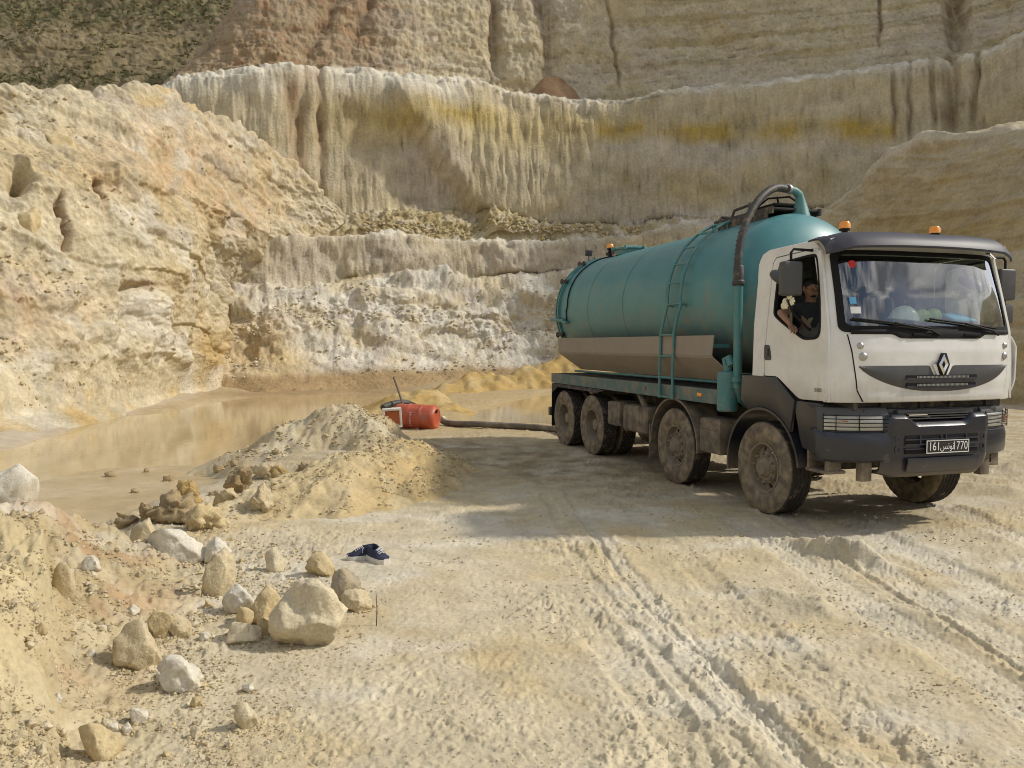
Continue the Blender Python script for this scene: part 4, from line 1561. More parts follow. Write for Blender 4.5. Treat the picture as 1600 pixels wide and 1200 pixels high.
def text_mesh(name, s, size, mat, M, parent, ext=.001, font=None, sx=1.0):
    cu = bpy.data.curves.new(name, 'FONT')
    cu.body = s
    cu.size = size
    cu.extrude = ext
    cu.align_x, cu.align_y = 'CENTER', 'CENTER'
    cu.resolution_u = 3
    o = bpy.data.objects.new(name, cu)
    COL.objects.link(o)
    dg = bpy.context.evaluated_depsgraph_get()
    me = bpy.data.meshes.new_from_object(o.evaluated_get(dg))
    COL.objects.unlink(o)
    bpy.data.objects.remove(o)
    me.materials.clear()
    me.materials.append(mat)
    me.transform(Matrix.Diagonal((sx, 1, 1, 1)))
    me.transform(M)
    q = bpy.data.objects.new(name, me)
    return link(q, parent)


# a text's own frame: x right, y up, z towards the reader
MX_SIDE = Matrix(((1, 0, 0, 0), (0, 0, -1, 0), (0, 1, 0, 0), (0, 0, 0, 1)))       # read from the right-hand side (-y)
MX_FRONT = Matrix(((0, 0, 1, 0), (1, 0, 0, 0), (0, 1, 0, 0), (0, 0, 0, 1)))       # read from the front (+x)
doorR = [o for o in bpy.data.objects if o.name.startswith("door") and o.parent == truck][0]
text_mesh("lettering", "500", .058, M_GREYP, Matrix.Translation((.965, -HW - .003, 1.492)) @ MX_SIDE, doorR, sx=1.35)

# --- windscreen: rubber frame, glass, prints
def rrect(y0, y1, z0, z1, r, n=6, side=14):
    pts = []
    cs = [((y1 - r, z0 + r), -math.pi / 2), ((y1 - r, z1 - r), 0), ((y0 + r, z1 - r), math.pi / 2), ((y0 + r, z0 + r), math.pi)]
    for i, ((cy, cz), a0) in enumerate(cs):
        arc = [(cy + r * math.cos(a0 + math.pi / 2 * k / n), cz + r * math.sin(a0 + math.pi / 2 * k / n)) for k in range(n + 1)]
        if pts:
            p, q = pts[-1], arc[0]
            pts += [(p[0] + (q[0] - p[0]) * k / side, p[1] + (q[1] - p[1]) * k / side) for k in range(1, side)]
        pts += arc
    p, q = pts[-1], pts[0]
    pts += [(p[0] + (q[0] - p[0]) * k / side, p[1] + (q[1] - p[1]) * k / side) for k in range(1, side)]
    return pts


g = MB()
oi, ii = rrect(-1.125, 1.125, 2.095, 2.95, .07), rrect(-1.06, 1.06, 2.16, 2.90, .06)
m_ = len(oi)
g.add([front_pt(y, z, .010) for y, z in oi] + [front_pt(y, z, .012) for y, z in ii] + [front_pt(y, z, -.03) for y, z in oi] + [front_pt(y, z, -.03) for y, z in ii],
      [(k, (k + 1) % m_, m_ + (k + 1) % m_, m_ + k) for k in range(m_)] + [(k, 2 * m_ + k, 2 * m_ + (k + 1) % m_, (k + 1) % m_) for k in range(m_)] +
      [(m_ + k, m_ + (k + 1) % m_, 3 * m_ + (k + 1) % m_, 3 * m_ + k) for k in range(m_)])
g.xf(lean)
wsf = g.build("windscreen_frame", M_BLACK, truck)
g = MB()
g.grid([[front_pt(y, z, .002) for y in np.linspace(-1.07, 1.07, 41)] for z in np.linspace(2.15, 2.91, 12)], solid=.006)
g.xf(lean)
ws = g.build("windscreen", M_GLASS, truck)
st = MB()
st.lathe([(.0, .0), (.0, .042)], 20, Matrix.Translation(front_pt(-.93, 2.80, .008)) @ Vector((1, -.55, .2)).to_track_quat('Z', 'Y').to_matrix().to_4x4())
st.xf(lean)
st.build("red_sticker", M_RED, ws)
for nm, mt, (y0, y1), (z0, z1) in (("blue_sticker", M_BLUEP, (-1.0, -.935), (2.385, 2.455)), ("paper_sticker", M_PRINT, (-1.0, -.90), (2.285, 2.355))):
    s_ = MB()
    s_.grid([[front_pt(y, z, .007) for y in np.linspace(y0, y1, 4)] for z in (z0, z1)], solid=.0015)
    s_.xf(lean)
    s_.build(nm, mt, ws)

# cowl and wipers
cw = MB()
def cowl_low(y):
    return 2.075 if abs(y - .02) > .62 else 2.03 + .045 * float(ss(.5, .62, abs(y - .02)))
cw.grid([[front_pt(y, cowl_low(y) + (2.125 - cowl_low(y)) * t, .017 + .01 * math.sin(t * 3.14)) for y in np.linspace(-1.02, 1.05, 50)] for t in np.linspace(0, 1, 4)], solid=.012)
for y in (-.25, .42):
    cw.box(front_pt(y, 2.07, .03), (.02, .22, .03), bev=.008)
cw_o = cw.build("wiper_cowl", M_BLACK, truck)
for (y0, y1, ya) in ((-1.0, -.13, -.02), (-.12, .78, .82)):
    w_ = MB()
    z0w, z1w = 2.235, 2.14
    blade = [front_pt(y0 + (y1 - y0) * t, z0w + (z1w - z0w) * t, .035) for t in np.linspace(0, 1, 12)]
    w_.tube(blade, .011, 6)
    arm = [front_pt(ya, 2.07, .03), front_pt(ya - .12, 2.115, .05), front_pt((y0 + y1) / 2, (z0w + z1w) / 2, .05)]
    w_.tube(arm, .012, 6)
    w_.build("wiper", M_BLACK, truck)

# --- front panel, studs, grille, emblem
GT, GL, GR = 1.752, -.965, .965          # grille top, ends


def grille_low(y):
    t = min(1, abs(y) / .965)
    return GT - .005 - .265 * max(0, 1 - t ** 2.3) ** .72


fp = MB()
ysf = np.linspace(-1.0, 1.0, 61)
def panel_w(z):
    return float(np.interp(z, [1.38, 1.5, 1.75, 2.07], [.90, .965, 1.0, 1.045]))
zz = np.linspace(1.385, 2.072, 30)
fp.grid([[front_pt(panel_w(z) * t, min(z, 2.03 + .045 * float(ss(.5, .62, abs(panel_w(z) * t - .02)))) if z > 2.03 else z, .009 + (.012 * float(ss(1.50, 1.42, z)))) for t in np.linspace(-1, 1, 61)] for z in zz], solid=.014)
fpo = fp.build("front_panel", M_WHITE, truck)
for y in (-.965, .965):
    gp_ = MB()
    gp_.tube([front_pt(math.copysign(panel_w(z) + .006, y), z, .003) for z in np.linspace(1.385, 2.07, 20)], .005, 6)
    gp_.build("panel_gap_seal", M_BLACK, fpo)
for y, z, r in ((-.945, 1.955, .032), (-.925, 1.845, .040), (.945, 1.955, .032), (.93, 1.845, .040)):
    sd_ = MB()
    q = Vector((1, .42 * (1 if y > 0 else -1), 0)).to_track_quat('Z', 'Y').to_matrix().to_4x4()
    sd_.lathe([(0, r * 1.1), (.008, r * 1.08), (.014, r * .9), (.024, r * .6), (.028, 0)], 20, Matrix.Translation(front_pt(y, z, .008)) @ q)
    sd_.build("panel_stud", M_STEEL, fpo)
gl = MB()
yg = np.linspace(-.96, .96, 65)


def grille_top(y):
    a = abs(y)
    return GT - .115 * float(ss(.165, .075, a))


gl.grid([[front_pt(y, grille_low(y) + (grille_top(y) - grille_low(y)) * t if grille_top(y) > grille_low(y) else GT, .0115 + .012 * math.sin(math.pi * t)) for y in yg] for t in np.linspace(0, 1, 8)], solid=.012)
glo = gl.build("grille", M_GRILLE, truck)
for z, w in ((1.638, .46), (1.556, .45)):
    for kz, mt, nm in ((z, M_BLACK, "grille_slot"), (z - .022, M_VISOR, "grille_bar")):
        b_ = MB()
        hgt = .030 if mt is M_BLACK else .022
        b_.grid([[front_pt(y, kz + hgt * (t - .5) * 2 * .5, .030 + (.006 if mt is M_VISOR else 0)) for y in np.linspace(-w, w, 30)] for t in (0, 1)], solid=.010)
        b_.build(nm, mt, glo)
    tb = MB()
    for y in np.linspace(-w * .72, w * .72, 40):
        p = front_pt(y, z - .004, .036)
        tb.box(p, (.008, .009, .022))
    tb.build("grille_mesh", M_STEEL, glo)["kind"] = "stuff"
# white tongue round the emblem, dark hexagon, silver lozenge
tg = MB()
fxe = front_pt(0, 1.75, 0)[0]
tg.prism(smooth_loop([(-.13, 1.765), (-.06, 1.635), (.06, 1.635), (.13, 1.765)], 3, .15), 'x', fxe + .014, fxe + .029, bev=.003)
tg.build("emblem_tongue", M_WHITE, fpo)
em = MB()
em.prism([(-.034, 1.88), (.034, 1.88), (.083, 1.762), (.034, 1.644), (-.034, 1.644), (-.083, 1.762)], 'x', fxe + .03, fxe + .042, bev=.003)
emo = em.build("emblem", M_BLACK, fpo)
lz = MB()
oz = [(0, .108), (.066, 0), (0, -.108), (-.066, 0)]
iz = [(0, .044), (.020, 0), (0, -.044), (-.020, 0)]
mz = [(0, .074), (.043, 0), (0, -.074), (-.043, 0)]
vs_ = [(fxe + .044, y, 1.762 + z) for y, z in oz] + [(fxe + .06, y, 1.762 + z) for y, z in mz] + [(fxe + .044, y, 1.762 + z) for y, z in iz]
lz.add(vs_, [(a * 4 + k, a * 4 + (k + 1) % 4, (a + 1) * 4 + (k + 1) % 4, (a + 1) * 4 + k) for a in (0, 1) for k in range(4)])
lz.build("emblem_lozenge", M_CHROME, emo, sharp=.1)
# dark air slot in the left-hand corner panel
sl = MB()
sl.grid([[(1.03 - .12 * k, 1.225 + (.02 + .09 * math.sin(math.pi * t)) * (1 if k == 0 else .2) * k0, 1.52 + .46 * t) for k0 in (0, 1)] for t in np.linspace(0, 1, 10) for k in (0,)], solid=.02)
sl.build("air_slot", M_BLACK, cab_o)

# air deflector standing off the far front corner
df = MB()
dz = np.linspace(1.40, 2.05, 12)
def dfx(z): return float(np.interp(z, [1.40, 1.55, 1.95, 2.05], [.03, .11, .12, .04]))
df.grid([[(.62 + .40 * t, 1.245 + dfx(z) + .03 * math.sin(t * 2.2), z) for t in np.linspace(0, 1, 8)] for z in dz], solid=.02)
df.build("air_deflector", M_WHITE, cab_o)

# --- sun visor with two small drains, roof marker, beacons
vz = MB()
prof = [(-.10, 3.125), (-.02, 3.135), (.06, 3.128), (.13, 3.09), (.185, 3.03), (.205, 2.985), (.200, 2.972)]
cols = []
for p in np.linspace(-math.pi / 2 * .93, math.pi / 2 * .93, 49):
    y = 1.225 * math.copysign(abs(math.sin(p)) ** (2 / 3.6), math.sin(p))
    t = abs(y) / 1.225
    xb = 1.05 - .20 + .20 * max(0, 1 - t ** 3.6) ** .6
    drop = -.03 * t ** 2 - .05 * max(0, t - .8) / .2
    cols.append([(xb + dx + (.012 * math.cos(2.4 * y) if dx > .1 else 0), y, z + drop - .012 * math.exp(-(y / .25) ** 2) * (i in (2, 3))) for i, (dx, z) in enumerate(prof)])
vz.grid([[cols[j][i] for j in range(len(cols))] for i in range(len(prof))], solid=.016)
vzo = vz.build("sun_visor", M_VISOR, truck)
for y in (-.14, -.05):
    dr = MB()
    dr.box((1.05 + .115, y, 3.09), (.03, .05, .03), bev=.005)
    dr.build("drain_slot", M_BLACK, vzo)
mk = MB()
mk.box((.80, -1.10, 3.085), (.13, .07, .035), Matrix.Rotation(.3, 3, 'X'), bev=.014)
mk.build("roof_marker", M_BLACK, cab_o)


def beacon(loc, k=1.0):
    b_ = MB()
    b_.lathe([(-.12, .028 * k), (0, .03 * k), (.001, .055 * k), (.02 * k, .055 * k), (.022 * k, .045 * k)], 20, Matrix.Translation(loc))
    bo = b_.build("beacon", M_BLACK, truck)
    l_ = MB()
    l_.lathe([(.02 * k, .05 * k), (.03 * k, .058 * k), (.075 * k, .056 * k), (.095 * k, .042 * k), (.102 * k, 0)], 20, Matrix.Translation(loc))
    l_.build("beacon_lens", M_AMBER, bo)


beacon((.60, -.62, 3.215), 1.05)
beacon((.60, .62, 3.215), 1.05)

# --- mirrors
for s_ in (-1, 1):
    y = s_ * HW
    m_ = MB()
    m_.tube([(.78, y * .965, 2.96), (.80, y + s_ * .20, 2.965), (.80, y + s_ * .235, 2.93), (.80, y + s_ * .235, 2.40), (.79, y + s_ * .20, 2.3), (.80, y * .99, 2.12)], .014, 8)
    mo = m_.build("mirror", M_BLACK, truck)
    h_ = MB()
    h_.box((.80, y + s_ * .235, 2.655), (.11, .235, .36), bev=.035, seg=3)
    h_.build("mirror_housing", M_GRILLE, mo)
    gq = MB()
    gq.box((.742, y + s_ * .235, 2.655), (.004, .20, .32))
    gq.build("mirror_glass", M_MIRROR, mo)
    k_ = MB()
    k_.sphere((.45, y + s_ * .10, 2.70), (.17, .10, .065), rot=Matrix.Rotation(.45, 3, 'Y'))
    k_.tube([(.50, y * .96, 2.84), (.46, y + s_ * .06, 2.75)], .018, 6)
    k_.build("kerb_mirror", M_GRILLE, mo)
    if s_ > 0:
        h2 = MB()
        h2.box((.80, y + .235, 2.32), (.09, .2, .22), bev=.03)
        h2.build("wide_angle_mirror", M_GRILLE, mo)

# --- bumper
BX = 1.35


def bump_pt(y, z, off=0.0):
    t = min(1, abs(y) / 1.24)
    x = BX - .36 + .36 * max(0, 1 - t ** 3.2) ** .6
    return (x + off, y, z)


wz, woff = [.78, .80, .86, 1.0, 1.045, 1.07, 1.07], [-.05, -.012, .0, .0, -.015, -.05, -.12]
cb_ = MB()    # centre block with stepped shoulders
ysc = np.linspace(-.70, .70, 57)
def sh(y):
    return 1.255 - .085 * float(ss(.46, .30, abs(y)))
rowsC = []
for t, zf, o in ((0, .585, -.10), (1, .60, -.02), (2, .64, .015), (3, .78, .03), (4, .82, .035), (5, .825, .035), (6, 1.045, .04), (7, 1.055, .042), (8, None, .035), (9, None, .005), (10, None, -.03), (11, None, -.2)):
    r_ = []
    for y in ysc:
        z = zf if zf is not None else {8: sh(y) - .045, 9: sh(y) - .012, 10: sh(y), 11: sh(y)}[t]
        if t <= 2:
            z += .10 * float(ss(.48, .70, y)) * (1 if y > 0 else 0) + .04 * float(ss(.5, .7, -y))
        edge = .05 * float(ss(.6, .7, abs(y)))
        r_.append(bump_pt(y, z, o - edge))
    rowsC.append(r_)
cb_.grid(rowsC, solid=.04)
bwo = cbo = cb_.build("bumper", M_DARK, truck)
for s_ in (-1, 1):
    bw = MB()
    ph = np.linspace(math.asin((.62 / 1.24) ** 1.6), math.pi / 2 * .97, 22)
    ys = [s_ * 1.24 * math.sin(p) ** (1 / 1.6) for p in ph]
    bw.grid([[bump_pt(y, z, o) for y in ys] for z, o in zip(wz, woff)], solid=.03)
    bw.build("bumper_wing", M_DARK, bwo)
# grille openings
op = MB()
for z0, z1 in ((.995, 1.035), (.945, .985), (.845, .885)):
    op.grid([[bump_pt(y, z, .046) for y in np.linspace(-.475, .475, 20)] for z in (z0, z1)], solid=.006)
op.build("intake_slot", M_BLACK, bwo)
ob = MB()
for z in (.992, .895, .94):
    ob.grid([[bump_pt(y, z + dz, .056) for y in np.linspace(-.48, .48, 20)] for dz in (-.006, .006)], solid=.012)
for y in (-.30, -.03, .03, .30):
    ob.box(bump_pt(y, .985, .052), (.014, .014, .10))
ob.build("intake_bar", M_VISOR, bwo)
for y, z in ((-.56, 1.0), (-.56, .895), (.55, 1.0), (.55, .895)):
    rr_ = MB()
    rr_.lathe([(.0, .034), (.008, .034), (.008, .024), (-.01, .022), (-.01, 0)], 18, Matrix.Translation(bump_pt(y, z, .036)) @ Matrix.Rotation(math.pi / 2, 4, 'Y'))
    rr_.build("tow_eye_cap", M_VISOR, bwo)
lp = MB()
lp.grid([[bump_pt(y, z, o) for y in np.linspace(-.46, .46, 16)] for z, o in ((.80, .055), (.775, .06), (.66, .035))], solid=.015)
lp.build("lower_lip", M_DARK, bwo)
# shelf between bumper and cab, with slots and struts
sf = MB()
sf.box((1.0, 0, 1.275), (.5, 1.75, .05), bev=.01)
sf.box((1.23, 0, 1.268), (.14, 1.0, .05), bev=.015)
for z in (1.20, 1.225, 1.25):
    sf.box((1.31, 0, z), (.03, .8, .012))
sf.build("bumper_shelf", M_GRILLE, bwo)
sv = MB()
sv.box((1.0, 0, 1.335), (.35, 2.0, .09))
for y in (-.95, -.6, -.1, .3, .8):
    sv.box((1.19, y, 1.335), (.04, .06, .09), bev=.01)
sv.build("cab_tilt_frame", M_CHASSIS, truck)

# headlights
for s_ in (-1, 1):
    hb = MB()
    yA_, yB_ = .62, 1.232
    ph = np.linspace(math.asin((yA_ / 1.24) ** 1.6), math.asin((yB_ / 1.24) ** 1.6), 16)
    ys = [s_ * 1.24 * math.sin(p) ** (1 / 1.6) for p in ph]
    hb.grid([[bump_pt(y, z, o) for y in ys] for z, o in ((1.05, -.05), (1.06, -.03), (1.255, -.04), (1.30, -.07), (1.32, -.2))], solid=.02)
    hbo = hb.build("headlight", M_GRILLE, truck)
    ln_ = MB()
    ln_.grid([[bump_pt(y, z, o) for y in ys[1:-2]] for z, o in ((1.085, -.022), (1.10, -.012), (1.22, -.018), (1.235, -.03))], solid=.012)
    ln_.build("headlamp_lens", M_LENS, hbo)
    am = MB()
    ya = [y for y in ys if 1.03 < abs(y) < 1.16]
    am.grid([[bump_pt(y, z, -.009) for y in ya] for z in (1.12, 1.19)], solid=.006)
    am.build("indicator_lens", M_INDIC, hbo)
    gd = MB()
    for z in (1.085, 1.125, 1.165, 1.205, 1.24):
        gd.tube([bump_pt(y, z, .012) for y in ys[:-1]], .0045, 5)
    for k in (0, 5, 10, 14):
        gd.tube([bump_pt(ys[k], z, .012) for z in (1.07, 1.15, 1.255)], .0045, 5)
    gd.build("lamp_guard", M_BLACK, hbo)

# plate
pl_ = MB()
px_ = BX + .075
pl_.box((px_, .03, .915), (.008, .56, .135), bev=.003)
plo = pl_.build("number_plate", M_PLATE, bwo)
fr_ = MB()
for c_, s2 in (((px_ + .006, .03, .978), (.004, .555, .008)), ((px_ + .006, .03, .852), (.004, .555, .008)), ((px_ + .006, -.2435, .915), (.004, .008, .118)), ((px_ + .006, .3035, .915), (.004, .008, .118))):
    fr_.box(c_, s2)
fr_.build("plate_rim", M_PRINT, plo)


def plate_text(s, y, size, sx=.82):
    text_mesh("plate_text", s, size, M_PRINT, Matrix.Translation((px_ + .006, y, .915)) @ MX_FRONT, plo, sx=sx)


plate_text("161", -.145, .125)
plate_text("1770", .19, .125)
plate_text("\ufeb2\ufee7\ufeee\ufe97", .022, .10, .8)

# tow brackets and the right-hand step under the bumper
for y in (-.80, .76):
    tb_ = MB()
    tb_.box(bump_pt(y, .68, -.12), (.09, .13, .26), bev=.012)
    tb_.build("tow_bracket", M_MUDDY, bwo)
stp = MB()
stp.box((.93, -1.08, .64), (.34, .24, .035), bev=.01)
stp.box((.80, -1.1, .75), (.03, .2, .24), bev=.005)
stp.box((1.07, -1.1, .78), (.04, .18, .30), bev=.008)
stp.build("cab_step", M_MUDDY, truck)
stp = MB()
stp.box((.93, .98, .64), (.34, .24, .035), bev=.01)
stp.prism([(1.06, .63), (1.09, .63), (1.09, .90), (1.06, .90)], 'y', 1.0, 1.10)
stp.build("cab_step", M_MUDDY, truck)
# side cheek between bumper and front wheel arch
for s_ in (-1, 1):
    ck = MB()
    ck.prism([(.67, .98), (.72, .86), (.96, .82), (.985, 1.06), (1.0, 1.30), (1.0, 1.355), (.66, 1.36), (.55, 1.36), (.62, 1.15)], 'y', s_ * 1.215, s_ * 1.15, bev=.01)
    ck.build("bumper_cheek", M_DARK, truck)


# --- wheels
def arch(mb, cx_, r, a0, a1, y0, y1, th=.03, n=28, lip=.03):
    P = []
    for a in np.linspace(math.radians(a0), math.radians(a1), n):
        P.append([(cx_ + rr * math.cos(a), yy, .54 + rr * math.sin(a)) for yy, rr in ((y0, r - lip), (y0, r), (y1, r))])
    mb.grid(P, solid=th)


wheel_n = 64


def make_wheel(rear):
    """one wheel about the Y axis, outer face towards -Y; returns rim object with tyre and hub"""
    MY = Matrix.Rotation(math.pi / 2, 4, 'X')          # lathe axis Z -> -Y
    w = .30
    rim = MB()
    if not rear:
        prof = [(-.10, .285), (.10, .29), (.135, .295), (.135, .275), (.10, .262), (.055, .25), (.05, .24), (.075, .195), (.098, .185), (.11, .15), (.115, .145), (.115, .09)]
        hole_i = 6
    else:
        prof = [(-.10, .285), (.10, .29), (.135, .295), (.135, .275), (.09, .262), (-.06, .25), (-.075, .235), (-.07, .19), (-.06, .18), (-.05, .15), (-.045, .145), (-.045, .09)]
        hole_i = 6
    rim.lathe(prof, 60, MY, skip=lambda i, k: i == hole_i and (k % 6) in (0, 1))
    ro = rim.build("wheel", M_RIM, truck, sharp=.5)
    ty = MB()
    q = w / 2
    tp = [(-q + .03, .285), (-q + .005, .32), (-q - .012, .40), (-q - .006, .455), (-q + .01, .50), (-q + .022, .527)]
    ribs = []
    nr = 5 if not rear else 7
    tw_ = w - .05
    for r_ in range(nr):
        a = -tw_ / 2 + tw_ * r_ / nr
        b = -tw_ / 2 + tw_ * (r_ + 1) / nr
        g_ = .007
        ribs += [(a + g_ * .4, .522), (a + g_, .538), ((a + b) / 2, .540), (b - g_, .538), (b - g_ * .4, .522)]
    tp = tp + ribs + [(-z, r) for z, r in tp[::-1]]
    nseg = 160 if rear else 128
    n0, n1 = 6, 6 + len(ribs)
    if rear:
        def rmod(i, k):
            if n0 <= i < n1:
                j = (i - n0) // 5
                return -.015 if (k + 2 * (j % 2)) % 5 == 0 else 0
            if i in (n0 - 1, n1):
                return -.006 if k % 5 == 0 else 0
            return 0
    else:
        def rmod(i, k):
            return 0
    ty.lathe(tp, nseg, MY, rmod=rmod)
    if not rear:
        # wavy rib edges
        def wav(x, y, z):
            r = math.hypot(x, z)
            if r > .515 and abs(y) < .125:
                y += .004 * math.sin(math.atan2(z, x) * 44)
            return x, y, z
        ty.xf(wav)
    ty.build("tyre", M_TYRE, ro, sharp=.7)
    hb = MB()
    if not rear:
        hb.lathe([(.10, .12), (.125, .118), (.16, .085), (.175, .08), (.18, .045), (.185, 0)], 32, MY)
        zb, rb = .112, .165
    else:
        hb.lathe([(-.05, .12), (.03, .115), (.07, .095), (.08, .06), (.085, 0)], 32, MY)
        zb, rb = -.055, .165
    for k in range(10):
        a = 2 * math.pi * k / 10
        hb.lathe([(zb, .018), (zb + .03, .017), (zb + .032, .010), (zb + .045, .009), (zb + .046, 0)], 8, MY @ Matrix.Translation((rb * math.cos(a), rb * math.sin(a), 0)))
    hb.build("hub", M_RIM, ro, sharp=.5)
    return ro


def kids(o):
    return [c for c in bpy.data.objects if c.parent == o]


def copy_part(o, parent):
    c = o.copy()
    COL.objects.link(c)
    c.parent = parent
    for k in kids(o):
        d = k.copy()
        COL.objects.link(d)
        d.parent = c
    return c


AX = [0, -2.078, -5.088, -6.458]
wf, wr = make_wheel(False), make_wheel(True)
usedf = usedr = False
for i, ax in enumerate(AX):
    for s_ in (-1, 1):
        if i < 2:
            w_ = wf if not usedf else copy_part(wf, truck)
            usedf = True
            spots_ = [(w_, HW - .16, 0)]
        else:
            w_ = wr if not usedr else copy_part(wr, truck)
            usedr = True
            w2_ = copy_part(wr, truck)
            spots_ = [(w_, HW - .16, 0), (w2_, HW - .52, math.pi)]
        for o_, yy, fl in spots_:
            o_.location = (ax, s_ * yy, .535)
            o_.rotation_euler = (0, random.random() * 6.28, (0 if s_ < 0 else math.pi) + fl)

# --- mudguards
for s_ in (-1, 1):
    fa = MB()
    arch(fa, 0, .70, 8, 190, s_ * 1.235, s_ * .85, th=-.02 if s_ > 0 else .02)
    a0, a1 = 35, 140
    arcpts = [(.705 * math.cos(math.radians(a)), .54 + .705 * math.sin(math.radians(a))) for a in np.linspace(a0, 118, 14)]
    fa.prism([(.60, 1.36), (.27, 1.60), (-.30, 1.605), (-.40, 1.57), (-.42, 1.30)] + arcpts[::-1][1:-1], 'y', s_ * 1.232, s_ * 1.19, bev=.008)
    fa.box((-.06, s_ * 1.02, 1.585), (.62, .40, .03), bev=.01)
    fa.build("front_mudguard", M_DARK, truck)
    a2 = MB()
    arch(a2, AX[1], .68, -2, 182, s_ * 1.235, s_ * .82, th=-.02 if s_ > 0 else .02)
    a2.box((AX[1] - .70, s_ * 1.03, .52), (.03, .42, .52), bev=.005)
    a2.build("axle_mudguard", M_MUDDY, truck)
    a3 = MB()
    a3.box(((AX[2] + AX[3]) / 2 - .05, s_ * .93, 1.185), (2.35, .60, .02))
    a3.prism([(-4.44, 1.19), (-7.02, 1.19), (-7.02, 1.0), (-6.7, 1.13), (-4.75, 1.13)], 'y', s_ * 1.235, s_ * 1.22)
    a3.build("rear_mudguard", M_CHASSIS, truck)
    fl = MB()
    fl.box((-7.03, s_ * .92, .76), (.02, .62, .86))
    fl.build("mud_flap", M_BLACK, truck)
    rl = MB()
    rl.box((-7.14, s_ * 1.12, .62), (.10, .26, .17), bev=.015)
    rl.tube([(-7.05, s_ * .9, .66), (-7.12, s_ * 1.05, .64)], .02, 6)
    rl.build("tail_light", M_GRILLE, truck)

# --- chassis
ch = MB()
for s_ in (-1, 1):
    ch.box((-3.0, s_ * .42, .98), (8.2, .09, .28))
for ax in AX:
    ch.tube([(ax, -.9, .535), (ax, .9, .535)], .075, 10)
    for s_ in (-1, 1):
        ch.box((ax, s_ * .5, .72), (.9 if ax > -3 else .5, .09, .06))
        ch.box((ax, s_ * .5, .66), (.14, .12, .14))
for ax in AX[2:]:
    ch.sphere((ax, 0, .54), (.24, .24, .24))
ch.tube([(-5.1, 0, .56), (-2.4, 0, .78), (-.6, 0, .9)], .05, 8)
ch.box((-.1, 0, 1.12), (1.3, .8, .7), bev=.06)
ch.box((-3.4, .75, .85), (1.2, .5, .5), bev=.05)
ch.build("chassis", M_CHASSIS, truck)

sr = MB()
for s_ in (-1, 1):
    sr.prism([(s_ * 1.24, 1.205), (s_ * 1.24, 1.39), (s_ * 1.16, 1.39), (s_ * 1.16, 1.375), (s_ * 1.225, 1.375), (s_ * 1.225, 1.22), (s_ * 1.16, 1.22), (s_ * 1.16, 1.205)], 'x', -7.03, -.93)
sr.box((-7.0, 0, 1.30), (.06, 2.44, .18))
sr.box((-.98, 0, 1.30), (.06, 2.44, .15))
for x in np.arange(-6.6, -.9, .7):
    sr.box((x, 0, 1.25), (.06, 2.36, .08))
sro = sr.build("tank_subframe", simple_mat("dusty_rail_paint", (.085, .15, .145), .7, dust=.5, noise=4, streak=.3), truck)
dk = MB()
dk.box((-4.0, 0, 1.36), (6.0, 2.3, .02))
dk.build("subframe_deck", M_CHASSIS, sro)
r2_ = MB()
for s_ in (-1, 1):
    r2_.tube([(-6.4, s_ * .98, 1.455), (-.9, s_ * .98, 1.47)], .02, 8)
r2_.build("pipe_rail", M_TEAL2, sro)
for x, mt in ((-2.95, M_MUDDY), (-1.35, M_AMBER)):
    for s_ in (-1, 1):
        mk = MB()
        mk.box((x, s_ * 1.245, 1.305), (.11, .014, .05), bev=.005)
        mk.build("side_marker", mt, sro)
hp = MB()
hp.box((-5.2, -1.1, 1.15), (.16, .12, .14), bev=.02)
hp.tube([(-3.35, -1.13, 1.22), (-2.95, -1.13, .86)], .05, 8)
hp.build("frame_strut", M_MUDDY, sro)

# boxes and tanks along the frame
for s_ in (-1, 1):
    t1 = MB()
    t1.box((-3.32, s_ * .98, .80), (.85, .50, .42), bev=.07, seg=3)
    t1.box((-3.62, s_ * .98, .80), (.05, .515, .435), bev=.02)
    t1.box((-3.15, s_ * .98, .80), (.05, .515, .435), bev=.02)
    t1.build("fuel_tank", M_MUDDY, truck)
    t2 = MB()
    t2.box((-4.12, s_ * .98, .82), (.48, .48, .40), bev=.05, seg=2)
    t2.build("air_tank", M_MUDDY, truck)
    t3 = MB()
    t3.box((-1.14, s_ * 1.03, .78), (.50, .38, .46), bev=.045, seg=2)
    t3.box((-1.14, s_ * 1.225, .88), (.40, .02, .015))
    t3.build("battery_box", M_MUDDY, truck)

# --- tank
TZ, TR = 2.62, 1.075
MXX = Matrix.Translation((0, 0, TZ)) @ Matrix.Rotation(math.pi / 2, 4, 'Y')     # lathe axis Z -> +X
tk = MB()
pf = []
for a in np.linspace(0, math.pi / 2, 14):
    pf.append((-7.12 - .33 * math.cos(a), TR * math.sin(a)))
pf += [(-7.05, TR), (-5.5, TR), (-4, TR), (-2.5, TR), (-1.2, TR)]
for a in np.linspace(math.pi / 2, 0, 18)[1:]:
    pf.append((-1.12 + .62 * math.cos(a) ** 1.0, TR * math.sin(a) ** .9 if a > 0 else 0))
tk.lathe(pf, 72, MXX)
tko = tk.build("tank", M_TEAL, truck, sharp=.9)


def ring(x, r0, r1, w):
    m = MB()
    m.lathe([(x - w, r0), (x - w, r1), (x + w, r1), (x + w, r0)], 72, MXX)
    return m


ring(-7.02, TR - .01, TR + .045, .022).build("end_flange", M_TEAL2, tko)
ring(-7.13, TR - .03, TR + .045, .025).build("end_flange", M_TEAL2, tko)


def on_tank(x, deg, off=0.0):
    """deg measured from the right side (-y) upwards"""
    a = math.radians(deg)
    return (x, -(TR + off) * math.cos(a), TZ + (TR + off) * math.sin(a))


